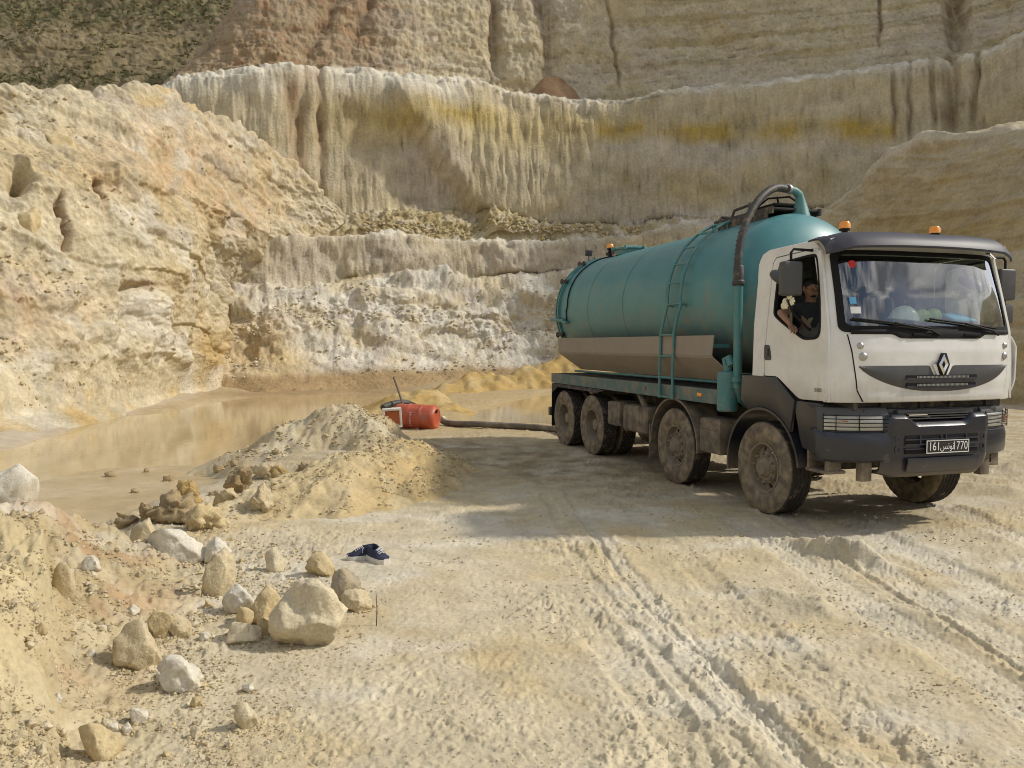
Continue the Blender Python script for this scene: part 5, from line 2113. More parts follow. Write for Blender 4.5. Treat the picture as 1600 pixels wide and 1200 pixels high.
for x in (-2.62, -4.1, -5.58):
    ring(x, TR - .01, TR + .005, .012).build("weld_seam", M_TEAL, tko)
cbm = MB()
cbm.tube([on_tank(-6.55 - .1 * math.sin(math.radians(d * 2)) if d > 0 else -6.62, d, .016) for d in range(-12, 96, 4)], .013, 6)
cbm.build("lamp_cable", M_BLACK, tko)
for d in (33, -24, 60):
    cl = MB()
    p = Vector(on_tank(-7.08, d, .05))
    cl.box(p, (.26, .05, .05), bev=.01)
    cl.sphere(p + Vector((-.15, 0, 0)), (.05, .04, .06))
    cl.sphere(p + Vector((.10, 0, 0)), (.045, .04, .05))
    cl.build("hinge_clamp", M_CHASSIS, tko)
brk = MB()
brk.tube([(-7.38, -1.12, 2.47), (-6.68, -1.11, 2.43)], .032, 8)
brk.box((-6.62, -1.10, 2.40), (.20, .09, .05), bev=.01)
brk.build("grab_bar", M_TEAL2, tko)
# manway and valves near the rear top
mw = MB()
mw.lathe([(0, .30), (.09, .30), (.10, .33), (.13, .33), (.14, .30), (.18, .12), (.18, 0)], 28, Matrix.Translation((-6.0, 0, TZ + TR - .03)))
for k in range(6):
    a = k * math.pi / 3 + .3
    mw.box((-6.0 + .35 * math.cos(a), .35 * math.sin(a), TZ + TR + .09), (.07, .05, .07), Matrix.Rotation(a, 3, 'Z'), bev=.01)
mw.build("manway", M_TEAL2, tko)
vv = MB()
vv.tube([(-6.75, -.1, TZ + TR - .02), (-6.75, -.1, TZ + TR + .13)], .05, 10)
vv.tube([(-6.9, -.1, TZ + TR + .09), (-6.6, -.1, TZ + TR + .09)], .035, 8)
vv.tube([(-6.6, .1, TZ + TR - .02), (-6.6, .1, TZ + TR + .16)], .03, 8)
vv.build("vent_valve", M_CHASSIS, tko)
bs = MB()
bs.tube([(-6.42, -.25, TZ + TR - .05), (-6.42, -.25, TZ + TR + .13)], .02, 8)
bs.build("beacon_post", M_BLACK, tko)
beacon((-6.42, -.25, TZ + TR + .12), 1.15)
wl = MB()
wl.tube([(-7.08, -.42, TZ + .98), (-7.08, -.42, TZ + 1.14)], .012, 6)
wl.tube([(-7.08, -.30, TZ + 1.0), (-7.08, -.30, TZ + 1.12)], .012, 6)
wl.box((-7.1, -.42, TZ + 1.2), (.09, .14, .13), Matrix.Rotation(.3, 3, 'Y'), bev=.02)
wl.build("work_lamp", M_GRILLE, tko)

# skirts
for s_ in (-1, 1):
    sk = MB()
    sk.grid([[(-6.72 - .02 * k, s_ * 1.235, 2.07 - .09 * (x + 1) / -5.6 * 1) if False else (x, s_ * yy, z) for x in np.linspace(xa, xb, 10)] for k, (xa, xb, yy, z) in
             enumerate([(-6.68, -1.03, 1.225, 2.085), (-6.62, -1.06, 1.235, 1.83), (-6.60, -1.05, 1.225, 1.80), (-6.15, -.84, .95, 1.50)])], solid=.012)
    sk.build("side_skirt", M_SKIRT, tko, sharp=.2)
    for x in (-1.15, -3.0, -5.0):
        sb = MB()
        sb.box((x, s_ * 1.06, 1.95), (.04, .25, .05))
        sb.build("skirt_bracket", M_TEAL2, tko)

# ladder up the right-hand side, bent over the tank
def lad_path(x):
    pts = [(x, -1.275, 1.20), (x, -1.275, 1.6), (x, -1.265, 2.12), (x, -1.225, 2.3)]
    for d in np.arange(-4, 74, 5):
        pts.append(on_tank(x, d, .085))
    return pts


ld = MB()
for x in (-2.40, -2.02):
    ld.tube(lad_path(x), .021, 8)
ldo = ld.build("ladder", M_TEAL2, truck)
for z, y in ((1.22, -1.275), (1.50, -1.275), (1.80, -1.27), (2.10, -1.265)):
    r_ = MB()
    r_.tube([(-2.40, y, z), (-2.02, y, z)], .015, 8)
    r_.build("rung", M_TEAL2, ldo)
for d in (-4, 11, 25, 39, 54, 68):
    r_ = MB()
    a, b = on_tank(-2.40, d, .085), on_tank(-2.02, d, .085)
    r_.tube([a, b], .015, 8)
    r_.build("rung", M_TEAL2, ldo)
for d in (-4, 68):
    for x in (-2.40, -2.02):
        r_ = MB()
        r_.tube([on_tank(x, d, .085), on_tank(x, d - 2, -.01)], .013, 6)
        r_.build("ladder_bracket", M_TEAL2, ldo)
# walkway with hatches on top
wk = MB()
wk.box((-1.75, 0, TZ + TR + .055), (1.35, .75, .03), bev=.008)
for y in (-.37, .37):
    wk.box((-1.75, y, TZ + TR + .03), (1.4, .03, .09))
wk.tube(lad_path(-2.02)[-1:] + [(-1.95, -.36, TZ + TR + .16), (-1.3, -.36, TZ + TR + .19)], .021, 8)
wk.tube(lad_path(-2.40)[-1:] + [(-2.38, -.30, TZ + TR + .13), (-2.36, .2, TZ + TR + .12)], .021, 8)
wk.box((-1.75, -.375, TZ + TR - .03), (1.2, .012, .14))
wk.build("walkway", M_CHASSIS, tko)
for x in (-1.45,):
    ht = MB()
    ht.box((x, .02, TZ + TR + .13), (.5, .5, .05), bev=.015)
    ht.tube([(x - .2, -.2, TZ + TR + .16), (x - .1, -.1, TZ + TR + .27), (x + .1, .1, TZ + TR + .27), (x + .2, .2, TZ + TR + .16)], .014, 6)
    ht.tube([(x - .25, .2, TZ + TR + .16), (x + .25, -.2, TZ + TR + .22)], .014, 6)
    ht.tube([(x - .3, -.25, TZ + TR + .10), (x - .3, -.25, TZ + TR + .24)], .02, 6)
    ht.build("top_hatch", M_BLACK, tko)

gap_blk = MB()  # added box closing the cab-tank gap, so no lit strip breaks the shadow
gap_blk.box((-.36, .30, 2.1), (.22, 1.5, 1.7), bev=.04)
gap_blk.build("gap_light_block", M_CHASSIS, truck)
# standpipe, corrugated hose and elbow
sp_ = MB()
sp_.tube([(-.74, -1.07, 1.42), (-.74, -1.07, 2.74)], .055, 14)
sp_.lathe([(1.50, .055), (1.50, .08), (1.56, .08), (1.56, .055)], 16, Matrix.Translation((-.74, -1.07, 0)))
sp_.tube([(-.74, -1.07, 1.45), (-.78, -1.0, 1.28), (-.9, -.8, 1.2)], .055, 12)
sp_.build("standpipe", M_TEAL2, truck)
fc = MB()
fc.lathe([(1.12, .0), (1.12, .115), (1.14, .13), (1.60, .13), (1.62, .115), (1.63, .05), (1.70, .05), (1.72, .0)], 24, Matrix.Translation((-.88, -1.12, 0)))
fc.tube([(-.90, -1.12, 1.68), (-.94, -1.12, 1.78), (-.86, -1.12, 1.80), (-.80, -1.12, 1.70)], .045, 10)
fc.build("filter_pot", M_TEAL2, truck)


def spline(pts, n):
    pts = [Vector(p) for p in pts]
    pts = [pts[0] * 2 - pts[1]] + pts + [pts[-1] * 2 - pts[-2]]
    out = []
    for i in range(1, len(pts) - 2):
        p0, p1, p2, p3_ = pts[i - 1:i + 3]
        for k in range(n):
            t = k / n
            out.append(.5 * ((2 * p1) + (p2 - p0) * t + (2 * p0 - 5 * p1 + 4 * p2 - p3_) * t * t + (3 * p1 - p0 - 3 * p2 + p3_) * t ** 3))
    out.append(pts[-2])
    return out


def corrugated(mb, path, r, step=.022, amp=.006, n=12):
    P = spline(path, 40)
    L = [0]
    for a, b in zip(P[:-1], P[1:]):
        L.append(L[-1] + (b - a).length)
    S = np.arange(0, L[-1], step / 2)
    Q = [Vector([np.interp(s, L, [p[k] for p in P]) for k in range(3)]) for s in S]
    mb.tube(Q, [r + (amp if i % 2 else 0) for i in range(len(Q))], n)


hs = MB()
HOSE_PTS = [(-.74, -1.07, 2.72), (-.74, -1.085, 3.0), (-.76, -1.03, 3.3), (-.80, -.90, 3.58), (-.87, -.68, 3.83), (-.97, -.40, 3.985), (-1.06, -.13, 4.0)]
corrugated(hs, HOSE_PTS, .041, step=.056, amp=.013, n=14)
hso = hs.build("suction_hose", M_HOSE, truck, sharp=2.0)
cf = MB()
cf.lathe([(2.70, .065), (2.72, .080), (2.75, .080), (2.77, .064), (2.93, .066), (2.95, .055)], 18, Matrix.Translation((-.74, -1.075, 0)))
cf.build("hose_cuff", M_HOSE, hso)
hc = MB()
hc.tube([(-1.04, -.17, 4.0), (-1.055, -.13, 4.0)], .064, 14)
hc.build("hose_clip", M_STEEL, hso)
el = MB()
el.tube([(-1.05, -.14, 4.0), (-1.08, -.02, 3.99), (-1.10, .06, 3.95), (-1.11, .09, 3.88), (-1.11, .10, 3.80), (-1.11, .10, 3.66)], [.047, .05, .054, .062, .085, .13], 16)
el.build("elbow", M_TEAL2, tko)

# ------------------------------------------------------------ people and things in the cab
def skin_mesh(name, chains, sub=2):
    """chains: lists of (x, y, z, r) that share joints when points coincide -> one smooth tapered surface (mesh data)"""
    me = bpy.data.meshes.new(name)
    vs, es, rs, idx = [], [], [], {}
    for ch_ in chains:
        prev = None
        for x, y, z, r in ch_:
            k = (round(x, 4), round(y, 4), round(z, 4))
            if k not in idx:
                idx[k] = len(vs)
                vs.append((x, y, z))
                rs.append(r)
            if prev is not None and prev != idx[k]:
                es.append((prev, idx[k]))
            prev = idx[k]
    me.from_pydata(vs, es, [])
    o = bpy.data.objects.new(name, me)
    COL.objects.link(o)
    o.modifiers.new("skin", 'SKIN')
    lay = me.skin_vertices[0] if me.skin_vertices else None
    if lay is None:
        bpy.context.view_layer.objects.active = o
        me.attributes
    for i, r in enumerate(rs):
        q = r if isinstance(r, tuple) else (r, r)
        me.skin_vertices[0].data[i].radius = q
    me.skin_vertices[0].data[0].use_root = True
    m2 = o.modifiers.new("sub", 'SUBSURF')
    m2.levels = m2.render_levels = sub
    dg = bpy.context.evaluated_depsgraph_get()
    out = bpy.data.meshes.new_from_object(o.evaluated_get(dg))
    COL.objects.unlink(o)
    bpy.data.objects.remove(o)
    return out


M_SKIN = simple_mat("skin", (.30, .165, .105), .55, noise=20)
M_SHIRT = simple_mat("dark_cloth", (.028, .030, .036), .9, noise=12)
M_PATCH = simple_mat("olive_print", (.26, .26, .14), .8, noise=40)
M_HAIR = simple_mat("black_hair", (.012, .010, .009), .7, noise=30)
M_JEANS = simple_mat("blue_jeans", (.05, .06, .10), .9)


def tri_verts(me):
    return [tuple(v.co) for v in me.vertices], [tuple(p.vertices) for p in me.polygons]


SX, SY = .20, -.76            # the passenger's chest
body = MB()
torso = [(.18, SY, 1.98, (.14, .16)), (.19, SY, 2.16, (.13, .16)), (.21, SY, 2.34, (.12, .17)), (.22, SY, 2.43, .065), (.235, SY, 2.49, .052), (.245, SY - .01, 2.55, (.085, .072)), (.25, SY - .01, 2.62, (.10, .082)), (.235, SY - .01, 2.67, .07)]
armR = [(.21, SY, 2.34, (.12, .17)), (.21, -.95, 2.385, .062), (.24, -1.06, 2.345, .052), (.33, -1.20, 2.30, .044), (.385, -1.275, 2.325, .042), (.47, -1.295, 2.28, .040), (.56, -1.30, 2.215, .030), (.60, -1.305, 2.185, (.022, .036)), (.635, -1.31, 2.155, (.018, .040))]
armL = [(.21, SY, 2.34, (.12, .17)), (.21, -.56, 2.385, .06), (.26, -.50, 2.2, .046), (.36, -.55, 2.08, .038), (.46, -.62, 2.06, .03), (.52, -.65, 2.05, (.02, .035))]
legR = [(.18, SY, 1.98, (.14, .16)), (.30, -.87, 1.98, .085), (.60, -.88, 2.0, .065), (.66, -.88, 1.72, .05)]
legL = [(.18, SY, 1.98, (.14, .16)), (.30, -.65, 1.98, .085), (.60, -.64, 2.0, .065), (.66, -.64, 1.72, .05)]
nose = [(.25, SY - .01, 2.62, (.10, .082)), (.33, SY - .02, 2.605, .030), (.362, SY - .022, 2.585, .014)]
jaw = [(.245, SY - .01, 2.55, (.085, .072)), (.315, SY - .018, 2.53, .036)]
bmz = skin_mesh("person", [torso, armR, armL, legR, legL, nose, jaw])
v_, f_ = tri_verts(bmz)
body.add(v_, f_)
# fingers hang from the knuckles, slightly curled, unequal
for k, (ln, dy) in enumerate(((.070, -.030), (.082, -.010), (.078, .011), (.060, .030))):
    bx_, bz_ = .628 + .004 * k, 2.163
    # the palm faces down; spread runs across it (y and a little x)
    p0 = (bx_, -1.31 + dy, bz_)
    p1 = (bx_ + .022, -1.312 + dy * 1.1, bz_ - .012)
    p2 = (p1[0] + ln * .42 * .75, p1[1] - .002, p1[2] - ln * .42 * .75)
    p3_ = (p2[0] + ln * .33 * .35, p2[1], p2[2] - ln * .33)
    p4_ = (p3_[0] - ln * .02, p3_[1], p3_[2] - ln * .25)
    fm = skin_mesh("finger", [[(*p0, .012), (*p1, .0115), (*p2, .010), (*p3_, .009), (*p4_, .007)]], 1)
    body.add(*tri_verts(fm))
fm = skin_mesh("thumb", [[(.59, -1.285, 2.185, .014), (.605, -1.262, 2.165, .0125), (.625, -1.255, 2.14, .011), (.64, -1.262, 2.12, .008)]], 1)
body.add(*tri_verts(fm))
for dy in (-.085, .085):
    body.sphere((.235, SY - .01 + dy, 2.60), (.022, .012, .034), 10, 8)
person = body.build("person", M_SKIN)
person.matrix_world = TM
prop(person, "passenger in dark clothes resting a bare forearm out of the lorry cab window", "person")
eyes = MB()
for dy in (-.033, .028):
    eyes.sphere((.332, SY - .012 + dy, 2.628), (.006, .010, .005), 10, 8)
eyes.build("eye", M_PRINT, person)["kind"] = "stuff"
mt = skin_mesh("shirt", [[(.18, SY, 1.94, (.155, .18)), (.19, SY, 2.16, (.145, .178)), (.21, SY, 2.35, (.135, .19)), (.222, SY, 2.43, .085), (.225, SY, 2.45, .07)],
                         [(.21, SY, 2.35, (.135, .19)), (.21, -.95, 2.388, .08), (.24, -1.06, 2.35, .07), (.275, -1.12, 2.325, .066)],
                         [(.21, SY, 2.35, (.135, .19)), (.21, -.56, 2.388, .078), (.24, -.52, 2.28, .066)]])
sh_ = MB().add(*tri_verts(mt))
sho = sh_.build("shirt", M_SHIRT, person)
pt_ = MB()
pt_.sphere((.325, SY - .02, 2.22), (.012, .09, .075), 16, 10)
pt_.build("shirt_print", M_PATCH, sho)
tr_ = skin_mesh("trousers", [[(.18, SY, 1.95, (.15, .17)), (.30, -.87, 1.98, .10), (.60, -.88, 2.0, .08), (.66, -.88, 1.66, .07)], [(.18, SY, 1.95, (.15, .17)), (.30, -.65, 1.98, .10), (.60, -.64, 2.0, .08), (.66, -.64, 1.66, .07)]])
MB().add(*tri_verts(tr_)).build("trousers", M_JEANS, person)
hr = MB()
hr.sphere((.222, SY - .01, 2.652), (.108, .092, .078), 20, 12)
hr.sphere((.175, SY - .01, 2.60), (.055, .085, .075), 16, 10)
hr.sphere((.285, SY - .016, 2.515), (.036, .046, .018), 14, 8)
hr.build("hair", M_HAIR, person)

# white flowers tucked by the mirror stalk
M_PETAL = simple_mat("cream_petals", (.72, .68, .52), .7)
M_STALK = simple_mat("dry_stalk", (.12, .10, .07), .8)
fl = MB()
for k in range(4):
    a = k * 1.6
    fl.tube([(.785 + .01 * math.cos(a), -1.43 + .01 * math.sin(a), 2.18), (.78 + .012 * math.cos(a), -1.43 + .012 * math.sin(a), 2.34), (.765 + .05 * math.cos(a), -1.44 + .04 * math.sin(a), 2.44)], .006, 6)
flo = fl.build("flower_bunch", M_STALK)
flo.matrix_world = TM
prop(flo, "small bunch of cream flowers hanging under the near wing mirror of the cab", "flowers")
for (cx_, cy_, cz_, r_) in ((.72, -1.46, 2.415, .045), (.79, -1.46, 2.475, .042), (.82, -1.45, 2.42, .045), (.68, -1.45, 2.38, .04), (.75, -1.47, 2.375, .036)):
    pb = MB()
    for k in range(7):
        a = k * 2 * math.pi / 7
        pb.sphere((cx_ + r_ * .6 * math.cos(a), cy_ - .005, cz_ + r_ * .6 * math.sin(a)), (r_ * .5, .010, r_ * .36), 8, 6, rot=Matrix.Rotation(-a, 3, 'Y') @ Matrix.Rotation(.5, 3, 'Z'))
    pb.sphere((cx_, cy_ - .012, cz_), (r_ * .25, .012, r_ * .25), 8, 6)
    pb.build("blossom", M_PETAL, flo)

# on the dashboard
M_HELM = simple_mat("white_helmet_shell", (.85, .87, .84), .35, coat=.3)
M_MELON = simple_mat("pale_green_rind", (.42, .58, .14), .5, noise=14)
M_FOLD = simple_mat("light_blue_card", (.16, .50, .78), .6)
hh = MB()
hh.lathe([(0, .138), (.03, .136), (.08, .12), (.12, .088), (.142, .05), (.148, 0)], 28, Matrix.Diagonal((1.12, .92, 1, 1)))
for k in (-.035, 0, .035):
    hh.tube([(.13 * math.cos(a) * 1.05, k, .149 * math.sin(a)) for a in np.linspace(.25, math.pi - .25, 14)], .008, 6)
hho = hh.build("hard_hat", M_HELM)
hho.matrix_world = TM @ Matrix.Translation((1.03, -.20, 2.225)) @ Matrix.Rotation(-2.2, 4, 'Z') @ Matrix.Rotation(-.12, 4, 'Y')
prop(hho, "white hard hat lying on the dashboard behind the windscreen", "helmet")
br = MB()
br.lathe([(0, .135), (-.004, .155), (.006, .165), (.010, .14)], 28, Matrix.Diagonal((1.15, .95, 1, 1)))
br.build("brim", M_HELM, hho)
for nm, y, x, r, lab in (("melon", -.02, 1.10, .080, "pale green ribbed melon nearest the white hard hat on the dashboard"), ("melon", .125, 1.10, .085, "pale green ribbed melon on the dashboard on the blue folder's side")):
    ml = MB()
    prof = [(-r * .92 * math.cos(a), max(0, r * math.sin(a))) for a in np.linspace(0, math.pi, 16)]
    ml.lathe(prof, 40, None, rmod=lambda i, k: -.006 * (k % 5 == 0) * (0 < i < 15))
    o_ = ml.build(nm, M_MELON)
    o_.matrix_world = TM @ Matrix.Translation((x, y, 2.195 + r * .92)) @ Matrix.Rotation(.2 * y * 10, 4, 'X')
    prop(o_, lab, "melon", "green melons on the dashboard")
    sk = MB()
    sk.tube([(0, 0, r * .9), (.008, 0, r * 1.08)], .007, 6)
    sk.build("stalk", M_STALK, o_)
fd = MB()
fd.box((0, 0, 0), (.20, .36, .012), bev=.004)
fd.box((-.002, .004, .009), (.19, .34, .006))
fdo = fd.build("folder", M_FOLD)
fdo.matrix_world = TM @ Matrix.Translation((.98, .60, 2.265)) @ Matrix.Rotation(.1, 4, 'Z') @ Matrix.Rotation(.42, 4, 'Y')
prop(fdo, "light blue paper folder lying on the dashboard before the steering wheel", "folder")

# ------------------------------------------------------------ suction gear by the pond
def total_h(x, y):
    z = float(ground_h(np.array([x]), np.array([y]))[0])
    for R, foot, rel in HEAPS:
        z = max(z, float(heap_z(np.array([x]), np.array([y]), R, foot, rel)[0]))
    return z


def seat(px, py):
    """ground point under a photo pixel, following the relief"""
    z = 0.0
    for _ in range(6):
        p = at_z(px, py, z)
        z = .5 * z + .5 * total_h(p[0], p[1])
    p = at_z(px, py, z)
    return np.array([p[0], p[1], total_h(p[0], p[1])])


M_ORANGE = simple_mat("orange_drum_plastic", (.44, .088, .038), .5, dust=.36, noise=4)
M_ORANGE2 = simple_mat("orange_sheet", (.50, .14, .05), .6, dust=.2, noise=6)
M_OFFW = simple_mat("dirty_white_frame", (.66, .63, .56), .6, dust=.25, noise=6)
dr_ = MB()
r = .30
prof = [(-.52, 0), (-.52, r * .80), (-.50, r * .90), (-.46, r * .97), (-.42, r), (-.20, r * .985), (-.18, r * 1.02), (-.14, r * 1.02), (-.12, r * .985), (.12, r * .985), (.14, r * 1.02), (.18, r * 1.02), (.20, r * .985), (.40, r), (.46, r * .96), (.50, r * .86), (.52, r * .74), (.505, r * .6), (.50, 0)]
dr_.lathe(prof, 40, Matrix.Rotation(math.pi / 2, 4, 'Y'), rmod=lambda i, k: .008 * math.sin(k * .7 + i))
p = seat(650, 671)
drum = dr_.build("float_drum", M_ORANGE)
drum.location = (p[0] - .02, p[1] + .30, p[2] + .27)
drum.rotation_euler = (.2, .03, -.30)
prop(drum, "orange plastic drum lying on its side at the pond edge behind the rubble heap", "drum")
bg_ = MB()
bg_.lathe([(.0, .045), (.03, .045), (.035, .03), (.035, 0)], 14, Matrix.Translation((.50, 0, .17)) @ Matrix.Rotation(math.pi / 2, 4, 'Y'))
bg_.build("bung", M_BLACK, drum)
for k, chx in enumerate("TUTOTT"):
    a = .55 + .19 * k * 1.0
    th = -math.pi / 2 - .62 + .21 * k
    c_ = Vector((-.03, math.cos(th) * (r + .004) * -1 * 0 - (r + .003) * math.cos(.62 - .21 * k), (r + .003) * math.sin(.62 - .21 * k)))
    nrm = Vector((0, -math.cos(.62 - .21 * k), math.sin(.62 - .21 * k)))
    up = Vector((-1, 0, 0))
    right = up.cross(nrm)
    Mx = Matrix((right.to_4d(), up.to_4d(), nrm.to_4d(), (0, 0, 0, 1))).transposed()
    Mx[3][3] = 1
    for q_ in range(3):
        Mx[3][q_] = 0
    Mx = Matrix.Translation(c_) @ Matrix((( right.x, up.x, nrm.x, 0), (right.y, up.y, nrm.y, 0), (right.z, up.z, nrm.z, 0), (0, 0, 0, 1)))
    text_mesh("drum_letter", chx, .075, M_PRINT, Mx, drum)

pb_ = seat(618, 667)
bx = MB()
w_, h_, t_ = .36, .42, .16
for c_, s_ in (((-w_ / 2, 0, 0), (.05, t_, h_)), ((w_ / 2, 0, 0), (.05, t_, h_)), ((0, 0, h_ / 2 - .02), (w_ + .05, t_ + .004, .05)), ((0, 0, -h_ / 2 + .02), (w_ + .05, t_ + .004, .05))):
    bx.box(c_, s_, bev=.012)
bxo = bx.build("pump_frame", M_OFFW)
bxo.location = at_y(613, 653, 17.3)
bxo.rotation_euler = (.05, -.06, .2)
prop(bxo, "white framed box with an orange panel leaning beside the orange drum", "box")
pn_ = MB()
pn_.box((0, .02, 0), (w_ - .04, .06, h_ - .06))
for k in range(5):
    pn_.box((0, -.015, -.13 + k * .065), (w_ - .06, .014, .02), bev=.004)
pn_.build("panel", M_ORANGE2, bxo)
po = MB()
a, b = at_y(632, 640, 19.6), at_y(615, 589, 19.9)
po.tube([a, (a + b) / 2 + np.array([.006, 0, 0]), b], .026, 8)
prop(po.build("pole", simple_mat("weathered_pole", (.16, .12, .075), .8)), "thin weathered pole stuck upright in the mud behind the orange drum", "pole")
ho = MB()
hz_ = [seat(x, y) for x, y in ((684, 662), (700, 665), (740, 668), (790, 670), (840, 673), (870, 676))]
pts = [(q[0], q[1], q[2] + .075 + (.10 if i == 0 else 0)) for i, q in enumerate(hz_)]
end = TM @ Vector((-6.9, -.55, .30))
pts += [tuple(end), tuple(TM @ Vector((-6.9, -.3, .8)))]
corrugated(ho, pts, .068, step=.05, amp=.006, n=12)
M_HOSE2 = simple_mat("muddy_hose", (.13, .105, .08), .75, dust=.5, noise=5)
hoo = ho.build("ground_hose", M_HOSE2, sharp=2)
prop(hoo, "thick muddy suction hose running from the orange drum to the lorry", "hose")
h2 = MB()
loop = [at_y(x, y, Y) for x, y, Y in ((598, 637, 19.5), (607, 633, 19.7), (625, 629, 20.0), (640, 631, 20.2), (655, 640, 20.0), (665, 652, 19.4))]
corrugated(h2, [tuple(q) for q in loop], .075, step=.05, amp=.006, n=12)
prop(h2.build("intake_hose", M_HOSE, sharp=2), "dark hose end arched above the pond behind the pole", "hose")

# ------------------------------------------------------------ shoes
M_NAVY = simple_mat("navy_canvas", (.022, .026, .055), .85, noise=30, dust=.15)
M_SOLE = simple_mat("white_rubber_sole", (.62, .59, .52), .7, noise=20, dust=.3)
M_INNER = simple_mat("grey_lining", (.16, .17, .19), .9)


def shoe(px, py, yaw, lab):
    L = .29
    xs = np.linspace(-.5, .5, 17)           # heel -.5, toe +.5
    wid = lambda t: (.034 + .016 * math.sin((t + .5) * 2.6) + .004) * (1 - max(0, (abs(t) - .36) / .14) ** 2 * .55)
    so = MB()
    rows = []
    for t in xs:
        w = wid(t) * 1.12
        rows.append([(t * L, w * c, z) for c, z in ((-1, .0), (-1.05, .018), (-1.02, .036), (1.02, .036), (1.05, .018), (1, 0), (-1, 0))])
    so.grid([[Vector(p) for p in r_] for r_ in rows])
    so.add(rows[0][:6], [(0, 1, 2, 3, 4, 5)])
    so.add(rows[-1][:6], [(5, 4, 3, 2, 1, 0)])
    root = so.build("shoe", M_SOLE)
    up_ = MB()
    rows = []
    for t in xs:
        w = wid(t)
        hgt = float(np.interp(t, [-.5, -.42, -.1, .12, .36, .5], [.085, .098, .092, .082, .05, .028]))
        op_ = -.42 < t < .02
        prof_ = [(-1, .026), (-1.02, .045), (-.85, hgt * .8), (-.5, hgt), (0, hgt * (1.0 if not op_ else .98)), (.5, hgt), (.85, hgt * .8), (1.02, .045), (1, .026)]
        if op_:
            prof_ = [(-1, .026), (-1.02, .045), (-.9, hgt * .85), (-.72, hgt), (-.6, hgt * .7), (.0, .045), (.6, hgt * .7), (.72, hgt), (.9, hgt * .85), (1.02, .045), (1, .026)]
        else:
            prof_ = prof_[:4] + [(-.3, hgt * 1.02)] + [(0, hgt * 1.03)] + [(.3, hgt * 1.02)] + prof_[5:]
        rows.append([(t * L * .98, w * c, z) for c, z in prof_])
    up_.grid([[Vector(p) for p in r_] for r_ in rows])
    up_.add([rows[0][k] for k in range(len(rows[0]))], [tuple(range(len(rows[0])))])
    up_.build("upper", M_NAVY, root)
    lc = MB()
    for k in range(4):
        t = .05 + .06 * k
        hgt = float(np.interp(t, [-.1, .12, .36], [.094, .085, .053]))
        lc.tube([(t * L, -.026, hgt * .93), (t * L + .01, 0, hgt + .008), (t * L, .026, hgt * .93)], .0035, 6)
    lc.tube([(.04 * L, .0, .095), (.02 * L, .035, .09), (.06 * L, .05, .055)], .003, 5)
    lc.build("laces", M_PRINT, root)["kind"] = "stuff"
    q = seat(px, py)
    root.location = (q[0], q[1], q[2] - .004)
    root.rotation_euler = (0, 0, yaw)
    root.scale = (1, 1.1, 1.3)
    prop(root, lab, "shoe", "pair of navy shoes on the sand")
    return root


shoe(567, 873, math.pi + .42, "navy canvas shoe with a white sole lying nearer the sand berm")
shoe(590, 877, -.85, "navy canvas shoe with its dusty white toe turned towards the lorry")
tw_ = MB()
q = seat(588, 978)
tw_.tube([q, q + np.array([.004, .01, .10]), q + np.array([-.004, .02, .24])], [.0045, .0035, .002], 5)
prop(tw_.build("twig", M_STALK), "thin upright twig standing in the sand near the biggest boulder", "twig")

# ------------------------------------------------------------ rocks
from mathutils.bvhtree import BVHTree


def on_mesh(name, px, py):
    """where the sight line through a photo pixel meets a built slope, a little inside it"""
    o = bpy.data.objects[name]
    n = len(o.data.vertices)
    co = np.empty(n * 3, np.float32)
    o.data.vertices.foreach_get("co", co)
    fs = np.empty(len(o.data.loops), np.int32)
    o.data.loops.foreach_get("vertex_index", fs)
    t = BVHTree.FromPolygons(co.reshape(-1, 3).tolist(), fs.reshape(-1, 4).tolist())
    r = Vector(ray(px, py)).normalized()
    h = t.ray_cast(Vector((0, 0, CAMH)), r)[0]
    return np.array(h) + np.array(r) * .25 - np.array([0, 0, .15])


from mathutils import noise as mnoise
_ico = {}


def ico(sub):
    if sub not in _ico:
        bm = bmesh.new()
        bmesh.ops.create_icosphere(bm, subdivisions=sub, radius=1)
        _ico[sub] = (np.array([v.co[:] for v in bm.verts]), np.array([[v.index for v in f.verts] for f in bm.faces]))
        bm.free()
    return _ico[sub]


def rock_shape(sub, seed, cuts=9, rough=.16, angular=.8, lobes=()):
    rg = np.random.RandomState(seed)
    P, F = ico(sub)
    P = P.copy()
    off = rg.rand(3) * 50
    low = np.array([mnoise.noise(Vector(p * .9 + off)) for p in P])
    P = P * (1 + low[:, None] * .35)
    for k in range(cuts):
        n = rg.randn(3)
        n /= np.linalg.norm(n)
        d = angular * (.72 + .3 * rg.rand())
        ov = np.maximum(P @ n - d, 0)
        P = P - ov[:, None] * n * .97
    for c_, r_, s_ in lobes:
        c_ = np.array(c_)
        w = np.exp(-((P - c_) ** 2).sum(1) / r_ ** 2)
        P = P * (1 + s_ * w[:, None])
    nn = P / np.linalg.norm(P, axis=1, keepdims=True)
    f1 = np.array([mnoise.fractal(Vector(p * 1.7 + off), 1.0, 2.0, 3) for p in P])
    f2 = np.array([mnoise.fractal(Vector(p * 5.5 + off), .8, 2.1, 4) for p in P])
    f3 = np.array([abs(mnoise.noise(Vector(p * 3.1 - off))) for p in P])
    P = P + nn * (f1 * rough * .8 + f2 * rough * .42 - f3 * rough * .5)[:, None]
    return P, F


M_ROCK = earth_mat("limestone", fine=48, bump=.9, dist=.02, vary=.3)
TONES = {'pale': PALE * 1.14, 'white': WHITE * 1.05, 'tan': SAND * 1.2, 'grey': np.array([.36, .305, .225]), 'yellow': np.array([.52, .43, .27]), 'wet': np.array([.33, .245, .135]), 'ochre': OCHRE * 1.05}


ROCKS = []


